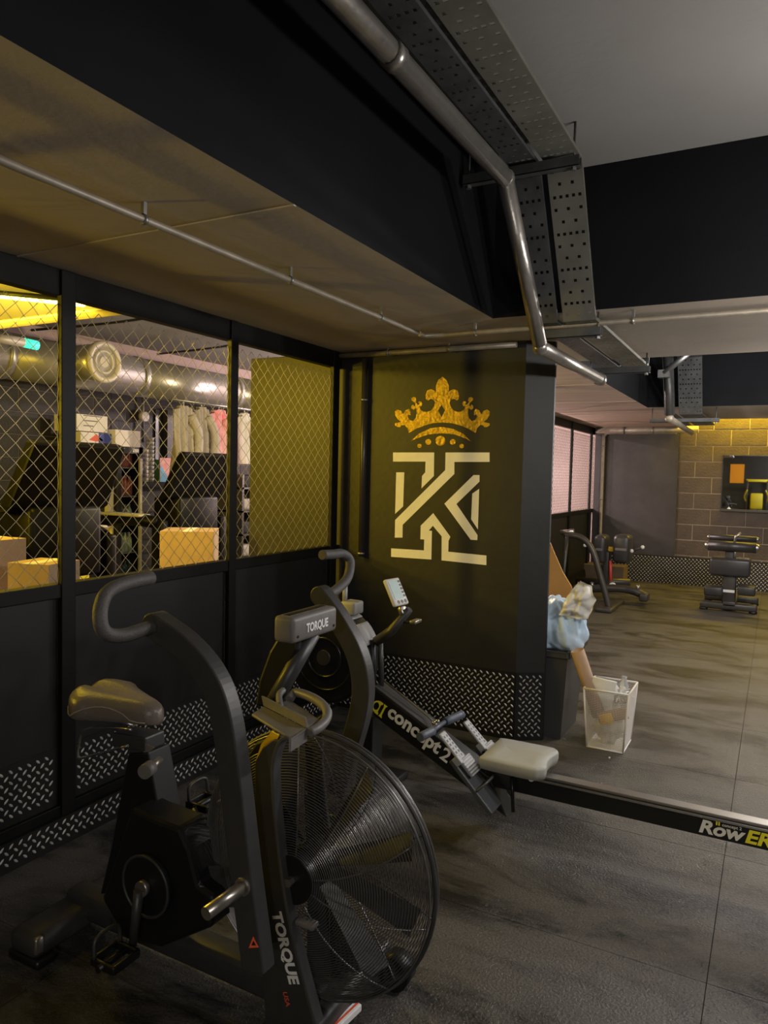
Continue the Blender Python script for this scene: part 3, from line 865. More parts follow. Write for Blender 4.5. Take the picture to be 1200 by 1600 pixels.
for k in range(10):
    a = 2*PI*(k+.62)/10
    d = Vector((math.cos(a), 0, math.sin(a))); n = Vector((-math.sin(a), 0, math.cos(a)))
    c = FC+Vector((0, .10, 0))
    t_ = (n*.8+Vector((0, .6, 0))).normalized()*.034
    MB().prism([c+d*.06-t_*.6, c+d*.31-t_, c+d*.31+t_, c+d*.06+t_*.6], t_.cross(d).normalized()*.003).build('blade', 'blade', fan)
# console: neck, body, display back with lettering
cx0 = -1.075
nk = Pp([(464, 986), (440, 984), (420, 1018), (404, 1062), (398, 1104), (432, 1108), (442, 1062), (464, 1016)], 1.60)
MB().prism(nk, (0, .05, 0)).build('console_neck', 'bike_dark', bk, bevel=.008)
MB().tube([(-1.10, 1.66, 1.06), (-1.16, 1.55, .87)], .022, 8).build('console_strut', 'bike_black', bk)
bl_ = P(458, 1016, 'X', cx0); br_ = P(527, 984, 'X', cx0); tl_ = P(460, 990, 'X', cx0)
bz0, bz1 = 1.055, 1.125
y0c, y1c = bl_.y, br_.y
MB().rbox((cx0-.065, y0c, bz0), (cx0, y1c, bz1), .012, 3).build('console', 'bike_grey', bk)
MB().rbox((cx0-.048, y0c+.02, bz1-.004), (cx0-.024, y1c-.02, bz1+.0015), .002).build('phone_slot', 'bike_dark', bk)
text('lettering', 'TORQUE', (cx0, y0c+.058, 1.078), (0, 1, 0), (0, 0, 1), .032, 'white_print', bk, bold=.04, depth=.0015, squash=.80)
for yy in (y0c+.02, y1c-.02): MB().cyl((cx0-.002, yy, bz0+.018), (cx0+.002, yy, bz0+.018), .004, 8).build('screw', 'bike_dark', bk)
# tray with carry handle
tz = .905
T = lambda a, b: P(a, b, 'Z', tz)
def sheet(pts, th, name, m='bike_grey'): return MB().prism([T(*p) for p in pts], (0, 0, -th)).build(name, m, bk, bevel=.003)
trp = [(393, 1115), (412, 1103), (480, 1138), (455, 1154)]
sheet(trp, .008, 'phone_tray')
MB().prism([T(412, 1103), T(480, 1138), T(480, 1138)+Vector((-.012, .005, .022)), T(412, 1103)+Vector((-.012, .005, .022))], (.003, .004, 0)).build('tray_lip', 'bike_grey', bk)
sheet([(424, 1104), (452, 1092), (500, 1124), (482, 1135)], .006, 'tray_shelf')
hl = [T(452, 1093)+Vector((0, 0, .0)), T(462, 1089)+Vector((0, 0, .012)), T(490, 1101)+Vector((0, 0, .016)), T(509, 1116)+Vector((0, 0, .014)), T(510, 1123), T(498, 1134)+Vector((0, 0, -.004)), T(484, 1139)+Vector((0, 0, -.008))]
MB().tube(catmull(hl, 5), .012, 8).build('carry_handle', 'bike_grey', bk)
MB().tube(catmull([T(438, 1106), T(436, 1094)+Vector((0, 0, .012)), T(442, 1088)+Vector((0, 0, .016))], 4), .009, 8).build('tray_hook', 'bike_grey', bk)
MB().prism([T(455, 1154), T(480, 1138), T(480, 1138)+Vector((0, 0, -.03)), T(455, 1154)+Vector((0, 0, -.03))], (-.004, -.003, 0)).build('tray_side', 'bike_grey', bk)

# ================================================================== ROWER
RY = 2.9
rw = thing('rowing_machine', 'black rowing machine with grey sliding seat lying in front of the emblem wall', 'rowing machine', (-.8, RY, 0))
rl = [P(800, 1203, 'Y', RY-.04), P(1200, 1294, 'Y', RY-.04)]
rz = .292
MB().box((-1.06, RY-.035, .205), (.98, RY+.035, rz-.012)).build('monorail', 'rower_black', rw, bevel=.003)
MB().box((-1.0, RY-.026, rz-.012), (.96, RY+.026, rz)).build('steel_track', 'steel', rw, bevel=.002)
MB().box((-1.0, RY-.038, rz-.020), (.96, RY-.0352, rz-.012)).build('rail_edge', 'chrome', rw)
MB().tube([(.28, RY-.02, .22), (.34, RY-.25, .02)], .018, 8).tube([(.28, RY+.02, .22), (.34, RY+.25, .02)], .018, 8).build('rear_leg', 'rower_black', rw)
MB().rbox((.31, RY-.29, 0), (.37, RY+.29, .03), .01).build('rear_foot', 'rower_black', rw)
MB().cyl((.045, RY-.046, .213), (.045, RY-.034, .213), .008, 8).build('bolt', 'chrome', rw)
# inclined main frame with logo
fA = P(583, 1075, 'Y', RY-.05); fB = P(583, 1118, 'Y', RY-.05); fC = P(792, 1278, 'Y', RY-.05); fD = P(765, 1215, 'Y', RY-.05)
fE = Vector((-1.62, RY-.05, fA.z+.02)); 
MB().prism([fA, fB, fC, fD], (0, .10, 0)).build('main_frame', 'rower_black', rw, bevel=.004)
dirv = (fD-fA).normalized()
nv = Vector((-dirv.z, 0, dirv.x)); nv = nv if nv.z > 0 else -nv
MB().prism([fA+nv*.0, fA+nv*.012, fA+dirv*.33+nv*.012, fA+dirv*.33], (0, .10, 0)).build('top_cover', 'bike_black', rw, bevel=.002)
lo = P(612, 1120, 'Y', RY-.0515)
ldir = (P(705, 1188, 'Y', RY-.0515)-P(606, 1112, 'Y', RY-.0515)).normalized()
lup = Vector((-ldir.z, 0, ldir.x)); lup = lup if lup.z > 0 else -lup
text('lettering', 'concept', P(604, 1117, 'Y', RY-.0515), ldir, lup, .088, 'white_print', rw, bold=.035, squash=.98)
text('lettering', '2', P(686, 1183, 'Y', RY-.0515), ldir, lup, .085, 'white_print', rw, bold=.02)
lc = P(592, 1106, 'Y', RY-.0515)
def L2(x, y): return lc+ldir*x*.001+lup*y*.001+Vector((0, -.001, 0))
fill2d('logo_mark', [[(-34*math.cos(a), 32*math.sin(a)) for a in [PI*k/16-PI/2 for k in range(17)]]+[(10, 32), (10, 22), (4, 20), (4, -20), (10, -22), (10, -32)], [(-14+13*math.cos(a), 19*math.sin(a)) for a in [2*PI*k/20 for k in range(20)]]], L2, (0, -.0008, 0), 'yellow_print', rw)
fill2d('logo_mark', [[(14, 32), (34, 32), (28, 22), (28, -22), (34, -32), (14, -32), (19, -20), (19, 20)]], L2, (0, -.0008, 0), 'yellow_print', rw)
# rail lettering
ro = P(1091, 1292, 'Y', RY-.0355)
text('lettering', 'Row', (ro.x, RY-.0355, .219), (1, 0, 0), (0, 0, 1), .066, 'white_print', rw, bold=.035, shear=.22, squash=1.16)
text('lettering', 'ERG', (ro.x+.152, RY-.0355, .219), (1, 0, 0), (0, 0, 1), .066, 'yellow_print', rw, bold=.035, shear=.22, squash=1.16)
text('lettering', 'concept 2', (ro.x+.078, RY-.0355, .2575), (1, 0, 0), (0, 0, 1), .016, 'white_print', rw, bold=.015)
MB().box((ro.x+.058, RY-.0362, .2565), (ro.x+.063, RY-.0355, .2705)).box((ro.x+.066, RY-.0362, .2565), (ro.x+.071, RY-.0355, .2705)).build('logo_mark', 'yellow_print', rw)
# flywheel
fw = P(520, 1022, 'Y', RY)
MB().cyl(fw+Vector((0, -.075, 0)), fw+Vector((0, .075, 0)), .215, 48).build('flywheel_housing', 'rower_black', rw, bevel=.012)
MB().ring(fw+Vector((0, -.077, 0)), (0, 1, 0), .09, .006, 36, 6).build('vent_ring', 'rower_black', rw)
MB().ring(fw+Vector((0, -.077, 0)), (0, 1, 0), .15, .004, 40, 6).build('vent_ring', 'rower_black', rw)
MB().cyl(fw+Vector((0, -.085, 0)), fw+Vector((0, -.06, 0)), .035, 20).build('damper_cap', 'bike_black', rw)
for a0, a1 in ((20, 48), (56, 88)):
    mb = MB()
    def bandf(u, v):
        a = math.radians(a0+(a1-a0)*u); return fw+Vector((.219*math.cos(a), -.06+.12*v, .219*math.sin(a)))
    mb.grid(bandf, 10, 1); mb.build('housing_band', 'rower_light', rw, solid=.004)
MB().rbox(fw+Vector((.05, -.03, .20)), fw+Vector((.13, .06, .26)), .01).build('chain_guide', 'rower_light', rw)
MB().cyl(fw+Vector((.06, .0, .25)), fw+Vector((.06, 0, .33)), .012, 10).build('hook', 'rower_light', rw)
for s in (-.05, .05):
    MB().tube([P(588+s*120, 1000, 'Y', RY), P(590+s*120, 1075, 'Y', RY)], .013, 8).build('front_strut', 'bike_black', rw)
MB().box((-1.64, RY-.05, 0), (-1.56, RY+.05, .40)).build('front_leg', 'rower_black', rw, bevel=.005)
MB().rbox((-1.66, RY-.3, 0), (-1.54, RY+.3, .04), .012).build('front_foot', 'rower_black', rw)
# monitor arm and monitor
ma = [P(588, 1003, 'Y', RY), P(612, 985, 'Y', RY), P(640, 952, 'Y', RY)]
MB().tube(ma, [.024, .022, .016], 10).build('monitor_arm', 'bike_black', rw)
MB().tube(catmull([P(634, 955, 'Y', RY), P(628, 970, 'Y', RY), P(650, 973, 'Y', RY)], 4), .006, 6).build('cable', 'bike_dark', rw)
MB().rbox(P(641, 975, 'Y', RY-.02)+Vector((-.005, 0, 0)), P(655, 970, 'Y', RY+.02)+Vector((0, .03, .004)), .003).build('cable_clip', 'steel', rw)
mc = P(621, 924, 'Y', RY)
e1 = Vector((.42, -.55, 0)).normalized()
# screen faces the rower (+x) and up a little
Mx = Matrix.Translation(mc) @ Matrix.Rotation(math.radians(-8), 4, 'Z') @ Matrix.Rotation(math.radians(-29), 4, 'Y') @ Matrix.Scale(.86, 4)
mon = MB().rbox((-.022, -.062, -.075), (0, .062, .075), .008, 2, Mx).build('monitor', 'monitor_shell', rw)
MB().box((-.003, -.045, -.040), (.0012, .030, .060), 0, Mx).build('lcd_screen', 'lcd', mon)
for k in range(5): MB().box((-.002, .036, -.034+k*.020), (.002, .052, -.022+k*.020), 0, Mx).build('button', 'button', mon)
for k in range(3): MB().cyl(Mx @ Vector((-.002, -.025+k*.030, -.057)), Mx @ Vector((.002, -.025+k*.030, -.057)), .0085, 12).build('button', 'button', mon)
MB().rbox((-.03, -.02, -.12), (-.005, .03, -.08), .005, 2, Mx).build('monitor_bracket', 'steel', rw)
# handle in its holder and chain
hA = P(656, 1152, 'Y', RY-.19); hB = P(676, 1142, 'Y', RY-.10); hM = P(685, 1135, 'Y', RY-.05); hC = P(695, 1128, 'Y', RY+.08); hD = P(722, 1116, 'Y', RY+.2)
MB().tube(catmull([hA, hB], 4), .019, 12).build('handle_grip', 'handle_blue', rw)
MB().tube(catmull([hC, hD], 4), .019, 12).build('handle_grip', 'handle_blue', rw)
MB().tube(catmull([hB, hM, hC], 5), .010, 8).build('handle_bar', 'handle_blue', rw)
MB().tube([P(598, 1062, 'Y', RY), P(667, 1118, 'Y', RY), hM], .004, 6).build('chain', 'steel', rw)
MB().sphere(P(678, 1130, 'Y', RY-.06), .010, 6).sphere(P(684, 1127, 'Y', RY-.06), .010, 6).build('handle_hook', 'chrome', rw)
# foot rests
for s in (-1, 1):
    yy = RY+s*.15
    if s < 0: top = P(688, 1146, 'Y', yy); bot = P(778, 1262, 'Y', yy)
    else: top = P(726, 1128, 'Y', yy); bot = top+(P(778, 1262, 'Y', RY-.15)-P(688, 1146, 'Y', RY-.15))
    d = (bot-top).normalized(); n = Vector((d.z, 0, -d.x)); n = n if n.x > 0 else -n
    L_ = (bot-top).length
    def fbx(a, b, w0, w1, o0, o1, yo=0):
        c = []
        for (t, w) in ((a, w0), (b, w1)):
            for q in (-w, w):
                for o in (o0, o1): c.append(top+d*(t*L_)+Vector((0, q+yo, 0))+n*o)
        mb = MB(); mb.add([c[0], c[2], c[6], c[4], c[1], c[3], c[7], c[5]], [(0, 1, 2, 3), (4, 7, 6, 5), (0, 4, 5, 1), (1, 5, 6, 2), (2, 6, 7, 3), (3, 7, 4, 0)]); return mb
    fbx(.30, 1.0, .055, .062, -.02, 0).build('foot_board', 'footboard', rw, bevel=.004)
    fbx(0.0, .55, .026, .030, 0, .012).build('flexfoot', 'rower_light', rw, bevel=.005)
    for k in range(6):
        for q in (-.012, .012): fbx(.05+k*.052, .078+k*.052, .004, .004, .012, .0135, q).build('flexfoot_slot', 'button', rw)
    fbx(.36, .58, .046, .046, .012, .026).build('strap_block', 'rower_light', rw, bevel=.004)
    for k in range(6): fbx(.375+k*.034, .39+k*.034, .045, .045, .026, .0275).build('block_rib', 'rower_grey', rw)
    fbx(.30, .40, .012, .012, .0, .03, -.05).build('buckle', 'rower_light', rw, bevel=.003)
    h0 = top+d*L_*.72
    MB().tube(catmull([h0+Vector((0, -.06, 0)), h0+n*.05+Vector((0, -.04, 0)), h0+n*.05+Vector((0, .04, 0)), h0+Vector((0, .06, 0))], 5), .005, 6).build('foot_strap', 'footboard', rw)
MB().tube([P(800, 1215, 'Y', RY-.06), P(802, 1268, 'Y', RY-.06)], .008, 6).build('rail_hook', 'rower_black', rw)
# seat
su = P(806, 1176, 'Z', .375)
outl = [(-.15, -.11), (-.13, -.155), (.10, -.160), (.145, -.145), (.165, -.11), (.150, -.035), (.150, .035), (.165, .11), (.145, .145), (.10, .160), (-.13, .155), (-.15, .11)]
ol = catmull([(a, b, 0) for a, b in outl], 4, True)
nO = len(ol)
mb = MB(); vsl = []
ol = [p*.84 for p in ol]
for z, s in ((.306, .90), (.310, .97), (.330, 1.0), (.350, 1.0), (.358, .98)):
    for p in ol: vsl.append((su.x+p.x*s, RY+p.y*s, z))
mb.add(vsl, [(k*nO+i, k*nO+(i+1) % nO, (k+1)*nO+(i+1) % nO, (k+1)*nO+i) for k in range(4) for i in range(nO)], smooth=True)
top_ = [(su.x+p.x*.98, RY+p.y*.98, .358) for p in ol]; mid_ = [(su.x+p.x*.55-.01, RY+p.y*.55, .346) for p in ol]
mb.add(top_+mid_+[(su.x-.01, RY, .344)], [(i, (i+1) % nO, nO+(i+1) % nO, nO+i) for i in range(nO)]+[(nO+i, nO+(i+1) % nO, 2*nO) for i in range(nO)], smooth=True)
mb.add([(su.x+p.x*.9, RY+p.y*.9, .306) for p in ol], [list(range(nO))])
mb.build('sliding_seat', 'seat_grey', rw)
MB().box((su.x-.08, RY-.05, .27), (su.x+.08, RY+.05, .305)).build('seat_carriage', 'rower_black', rw)
MB().cyl((su.x+.07, RY-.06, .285), (su.x+.07, RY-.02, .285), .012, 10).build('seat_roller', 'white_print', rw)

# ================================================================== WASTE BIN, BAG, BASKET
bc = P(872, 1163, 'Z', 0); bc = Vector((bc.x-.012, 4.135, 0))
BW, BD, BH = .27, .33, .505
bin_ = thing('waste_bin', 'tall charcoal plastic waste bin at the end of the emblem wall', 'waste bin', (bc.x-.12, bc.y+.16, 0))
bx0, bx1, by0, by1 = bc.x-.25, bc.x, bc.y, bc.y+.36
def frustum(mb, a, b, z0, z1, e):
    x0, y0, x1, y1 = a
    mb.add([(x0, y0, z0), (x1, y0, z0), (x1, y1, z0), (x0, y1, z0), (x0-e, y0-e, z1), (x1+e, y0-e, z1), (x1+e, y1+e, z1), (x0-e, y1+e, z1)],
           [(0, 3, 2, 1), (0, 1, 5, 4), (1, 2, 6, 5), (2, 3, 7, 6), (3, 0, 4, 7)])
    return mb
frustum(MB(), (bx0, by0, bx1, by1), None, 0, BH, .035).build('bin_body', 'bin_grey', bin_, solid=.006)
rim = MB(); e = .045
for a, b in (((bx0-e, by0-e), (bx1+e, by0-e+.02)), ((bx0-e, by1+e-.02), (bx1+e, by1+e)), ((bx0-e, by0-e), (bx0-e+.02, by1+e)), ((bx1+e-.02, by0-e), (bx1+e, by1+e))):
    rim.box((a[0], a[1], BH-.025), (b[0], b[1], BH+.008))
rim.build('bin_rim', 'bin_grey', bin_, bevel=.003)
def crumple(name, c, sc, amp, m, label, cat, seed, cut=None, n=28, freq=5, stretch=1.0):
    mb = MB()
    def fn(u, v):
        a = PI*u; b = 2*PI*v
        d = Vector((math.sin(a)*math.cos(b), math.sin(a)*math.sin(b), math.cos(a)))
        e = Vector((d.x, d.y, d.z*stretch)); k = 1+amp*noise.turbulence(e*freq*.4+Vector((seed, 0, 0)), 3, False)-amp*.5+amp*.8*abs(noise.noise(e*freq+Vector((0, seed, 0))))
        p = Vector((d.x*sc[0], d.y*sc[1], d.z*sc[2]))*k
        if cut: p = cut(p)
        return Vector(c)+p
    mb.grid(fn, n, n*2)
    return solo(mb, name, m, label, cat)
bgc = Vector((bc.x-.075, bc.y+.13, BH+.11))
def bcut(p):
    p.z = max(p.z, -.135)
    if p.z < 0: k_ = math.hypot(p.x/.185, p.y/.165); q_ = min(1, -p.z/.135)*.55; p.x *= 1+q_*(max(0, 1-k_)); p.y *= 1+q_*(max(0, 1-k_))
    p.x *= 1+.25*max(0, -p.z/.1)*.3
    return p
crumple('rubbish_bag', bgc+Vector((0, 0, .03)), (.185, .165, .165), .24, 'bag_blue', 'crumpled pale blue plastic bag stuffed into the charcoal bin', 'bag', 3.1, bcut, n=40, freq=3.4, stretch=.4)
wf = MB()
wp = [P(874, 960, 'Y', by0-.03), P(886, 932, 'Y', by0-.02), P(905, 908, 'Y', by0+.0), P(921, 918, 'Y', by0+.03), P(928, 940, 'Y', by0+.06), P(917, 968, 'Y', by0+.05), P(893, 966, 'Y', by0-.02)]
cw = sum(wp, Vector())/len(wp)
def wfn(u, v):
    k = u*len(wp); i = int(k) % len(wp); f = k-int(k)
    e_ = wp[i].lerp(wp[(i+1) % len(wp)], f)
    p = cw.lerp(e_, v); p.y += -.06*math.sin(v*PI/2*.9)*0+(.05*noise.noise(p*22)+.02*noise.noise(p*50))-.05*(1-v*v)
    return p
wf.grid(wfn, 42, 10)
def wfb(u, v):
    p = wfn(u, v); p.y += .05+.08*(1-v*v); return p
wf.grid(wfb, 42, 10)
solo(wf, 'paper_sack', 'bag_white', 'white crumpled sack flap sticking up out of the bin', 'bag')
t0 = P(902, 1016, 'Y', bc.y-.03); t1 = P(936, 1118, 'Y', bc.y+.02)
mb = MB(); dd = (t1-t0)
def tubef(u, v):
    d = dd.normalized(); a = d.orthogonal().normalized(); b = d.cross(a)
    return t0+dd*u+(a*math.cos(2*PI*v)+b*math.sin(2*PI*v))*.036
mb.grid(tubef, 1, 24)
solo(mb, 'cardboard_tube', 'card_tube', 'brown cardboard tube leaning from the bin into the wire basket', 'tube', solid=.004)
# wire basket
k0 = P(918, 1165, 'Z', 0); k1 = P(973, 1178, 'Z', 0)
wb = thing('wire_basket', 'white wire-mesh waste basket full of rubbish beside the charcoal bin', 'waste basket', ((k0.x+k1.x)/2, k0.y+.12, 0))
xa, xb, ya, yb_ = k0.x, k1.x, min(k0.y, k1.y), min(k0.y, k1.y)+.24
HB, EB = .335, .022
def cor(i, z):
    s = z/HB
    return Vector([(xa-EB*s, ya-EB*s, z), (xb+EB*s, ya-EB*s, z), (xb+EB*s, yb_+EB*s, z), (xa-EB*s, yb_+EB*s, z)][i])
for i in range(4):
    mb = MB(); mb.tube([cor(i, HB), cor((i+1) % 4, HB)], .006, 6); mb.build('basket_rim', 'basket_wire', wb)
    mb = MB(); mb.tube([cor(i, .004), cor((i+1) % 4, .004)], .005, 6); mb.build('basket_rim', 'basket_wire', wb)
    mb = MB(); mb.tube([cor(i, 0), cor(i, HB)], .005, 6); mb.build('basket_corner', 'basket_wire', wb)
    mb = MB()
    n = 26
    for k in range(1, n):
        mb.tube([cor(i, 0).lerp(cor((i+1) % 4, 0), k/n), cor(i, HB).lerp(cor((i+1) % 4, HB), k/n)], .0011, 3, cap=False)
    for k in range(1, 34):
        mb.tube([cor(i, HB*k/34), cor((i+1) % 4, HB*k/34)], .0011, 3, cap=False)
    mb.build('basket_mesh', 'basket_wire', wb, fix=False)['kind'] = 'stuff'
MB().box((xa, ya, .002), (xb, yb_, .006)).build('basket_floor', 'basket_wire', wb)
def slab_(name, c, sx, sy, sz, rot, m, label, cat):
    from mathutils import Euler
    M = Matrix.Translation(c) @ Euler(rot).to_matrix().to_4x4()
    mb = MB(); mb.rbox((-sx/2, -sy/2, -sz/2), (sx/2, sy/2, sz/2), .003, 1, M)
    return solo(mb, name, m, label, cat)
mx_, my_ = (xa+xb)/2, (ya+yb_)/2
slab_('paper_sheet', (mx_-.04, my_-.07, .275), .13, .012, .24, (.25, .15, .2), 'paper', 'cream paper sheet standing in the wire basket', 'paper')
slab_('cardboard_piece', (mx_+.03, my_-.085, .19), .16, .01, .07, (.2, -.35, .1), 'card', 'brown cardboard piece pressed against the basket mesh', 'cardboard')
slab_('yellow_packet', (mx_+.0, my_-.10, .17), .07, .012, .06, (.2, -.35, .1), 'sticker_yellow', 'small yellow packet inside the wire basket', 'packet')
crumple('crumpled_paper', (mx_+.05, my_-.01, .30), (.055, .05, .045), .7, 'paper', 'white crumpled paper heaped on top of the wire basket', 'paper', 8, n=14, freq=7)
crumple('rubbish_liner', (mx_, my_, .13), (.088, .095, .125), .3, 'bag_white', 'whitish plastic rubbish filling the wire basket', 'bag', 15, n=18, freq=6)
mb = MB(); bt = Vector((mx_+.05, my_+.03, .24))
mb.tube([bt, bt+Vector((.01, 0, .10)), bt+Vector((.014, 0, .13)), bt+Vector((.016, 0, .15))], [.032, .032, .014, .014], 14)
solo(mb, 'plastic_bottle', 'bottle_clear', 'clear plastic bottle sticking out of the wire basket', 'bottle')
mb = MB(); sc2 = P(952, 1184, 'Z', .004); mb.sphere(sc2, .006, 5)
solo(mb, 'paper_scrap', 'paper', 'tiny white scrap on the floor in front of the wire basket', 'scrap')
# plywood sheet leaning behind the wall end
pw = Pp([(838, 955), (857, 841), (868, 868), (880, 895), (892, 915), (906, 950), (908, 980)], 5.3)
pw += [Vector((pw[-1].x, 5.3, 0)), Vector((pw[0].x, 5.3, 0))]
mb = MB(); mb.prism(pw, (-.004, .018, .002))
solo(mb, 'plywood_sheet', 'ply', 'orange plywood offcut standing behind the end of the emblem wall', 'board')

# ================================================================== FAR BAY
# multi bench with two pads and a curved tube
fy = 9.35
m1 = thing('bench_machine', 'black bench machine with two arm pads and a curved tube in the far corner', 'gym machine', (-1.75, fy, 0))
def Q(x, y, yy=fy): return P(x, y, 'Y', yy)
MB().tube(catmull([Q(882, 836, 8.5), Q(903, 838, 8.5), Q(918, 848, 8.5), Q(928, 866, 8.5), Q(938, 900, 8.5), Q(946, 928, 8.5), Q(953, 956, 8.5)], 6), .035, 10).build('curved_tube', 'machine', m1)
MB().tube([Q(886, 838, 8.45), Q(880, 900, 8.45), Q(880, 958, 8.45)], .022, 8).build('strut', 'machine', m1)
MB().tube([Q(876, 832, 8.5), Q(897, 830, 8.5)], .03, 10).build('handle', 'steel', m1)
MB().rbox(P(936, 957, 'Z', 0)+Vector((-.05, 0, 0)), P(966, 948, 'Z', 0)+Vector((.02, .3, .05)), .015).build('foot_plate', 'machine', m1)
for a, b in ((930, 950), (960, 987)):
    c0 = Q(a, 878); c1 = Q(b, 836)
    MB().rbox((c0.x, fy-.15, c0.z), (c1.x, fy+.18, c1.z), .05, 3).build('arm_pad', 'pad', m1)
    MB().box((c0.x+.03, fy-.153, c0.z+.16), (c1.x-.03, fy-.149, c0.z+.19)).build('pad_print', 'bike_grey', m1)
MB().tube([Q(932, 858), Q(987, 861)], .011, 8).build('cross_bar', 'steel', m1)
MB().tube([Q(987, 861), Q(1003, 855)], .018, 8).build('cross_bar', 'machine', m1)
for a, b in ((987, 861), (1004, 855), (914, 852)): MB().sphere(Q(a, b, fy-.02), .024, 6).build('end_cap', 'white_print', m1)
MB().rbox(Q(951, 861)+Vector((0, -.03, 0)), Q(959, 857)+Vector((0, .01, .02)), .004).build('label_plate', 'sticker_yellow', m1)
MB().rbox(Q(942, 912)+Vector((0, -.04, 0)), Q(953, 862)+Vector((0, .1, 0)), .01).build('upright', 'machine', m1)
MB().tube([Q(954, 876, fy-.06), Q(954, 908, fy-.06)], .018, 8).build('pull_rod', 'red_plastic', m1)
MB().ring(Q(957, 916, fy-.08), (0, 1, 0), .035, .014, 20, 6).build('weight_hook', 'white_print', m1)
MB().tube(catmull([Q(906, 921, 9.2), Q(950, 919, 9.2), Q(985, 922, 9.2), Q(1012, 933, 9.2)], 4), .05, 8).build('base_rail', 'machine', m1)
MB().rbox(Q(1000, 938, 9.2)+Vector((0, -.1, 0)), Q(1014, 928, 9.2)+Vector((0, .1, .01)), .02).build('rail_foot', 'machine', m1)
MB().tube([Q(900, 908, 9.9), Q(985, 910, 9.9)], .05, 8).build('base_rail', 'machine', m1)
for a, b in ((997, 922), (925, 918)): MB().cyl(Q(a, b, 9.2), Q(a, b-8, 9.2), .022, 10).build('weight_peg', 'steel', m1)
lb0 = P(903, 905, 'Y', 10.9); lb1 = P(975, 886, 'Y', 10.9)
cr = thing('low_box', 'low brown box against the far tread plate behind the bench machine', 'box', ((lb0.x+lb1.x)/2, 11.0, 0))
MB().box((lb0.x, 10.9, 0), (lb1.x, YB-.06, lb1.z)).build('box_body', 'card_dark', cr, bevel=.006)
MB().box(((lb0.x+lb1.x)/2-.03, 10.898, 0), ((lb0.x+lb1.x)/2+.03, YB-.06, lb1.z+.001)).build('packing_tape', 'conduit_dark', cr)
# second bench
gy = 9.35
m2 = thing('hyper_bench', 'black bench with two long rollers and foot pads in front of the block wall', 'gym bench', (-.45, gy, 0))
G = lambda x, y, yy=gy: P(x, y, 'Y', yy)
for a, b, yy in ((1094, 949, 9.30), (1100, 935, 9.95)):
    c0 = P(a, b, 'Z', .05) if yy < 9.5 else P(a, b, 'Z', .05)
    MB().rbox((-.74, yy-.05, .02), (-.14, yy+.05, .10), .02, 2).build('base_rail', 'machine', m2)
    for xx in (-.70, -.18): MB().cyl((xx, yy, 0), (xx, yy, .025), .045, 12).build('rubber_foot', 'bike_dark', m2)
MB().rbox((-.50, 9.25, .06), (-.36, 10.0, .12), .01).build('base_beam', 'machine', m2)
u0 = G(1130, 945); u1 = G(1150, 897)
MB().rbox((-.51, gy-.06, .08), (-.37, gy+.12, .53), .015).build('column', 'machine', m2)
MB().box((-.50, gy-.064, .22), (-.38, gy-.06, .25)).build('label_plate', 'white_print', m2)
s0 = G(1109, 897); s1 = G(1174, 874)
MB().rbox((s0.x, gy-.12, s0.z), (s1.x, gy+.20, s1.z), .035, 3).build('seat_pad', 'pad', m2)
MB().rbox((-.50, gy+.02, s0.z), (-.40, gy+.10, G(1107, 852).z+.02), .01).build('column', 'machine', m2)
for zz, yy, rr in ((G(1107, 840).z, gy+.12, .035), (G(1107, 852).z, gy, .06)):
    a = G(1107, 850).x; b = G(1182, 850).x
    MB().cyl((a, yy, zz), (b, yy, zz), rr, 18).build('roller', 'pad', m2)
    for xx in (a, b): MB().sphere((xx, yy, zz), rr*.8, 6).build('end_cap', 'steel', m2)
MB().tube([G(1147, 850), G(1150, 838), G(1158, 833)], .016, 8).build('grab_handle', 'steel', m2)
MB().tube([G(1148, 874), G(1149, 855)], .014, 8).build('pull_pin', 'steel', m2)
for a, b in ((1100, 1130), (1152, 1181)):
    c0 = G(a, 929, gy-.1); c1 = G(b, 917, gy-.1)
    MB().rbox((c0.x, gy-.16, c0.z), (c1.x, gy+.06, c1.z), .02, 2).build('foot_pad', 'pad', m2)
# mirror on the block wall
ml = P(1126, 795, 'Y', YB-.03); mt = P(1127, 711, 'Y', YB-.03)
mi = thing('wall_mirror', 'frameless mirror on the block wall reflecting the gym', 'mirror', (.1, YB-.02, ml.z))
MB().box((ml.x, YB-.022, ml.z), (1.05, YB-.014, mt.z)).build('mirror_glass', 'mirror', mi)
MB().box((ml.x-.01, YB-.06, ml.z-.03), (1.06, YB-.01, ml.z)).build('mirror_shelf', 'bike_black', mi)
MB().box((ml.x-.006, YB-.016, ml.z), (1.056, YB-.008, mt.z+.006)).build('mirror_back', 'bike_black', mi)

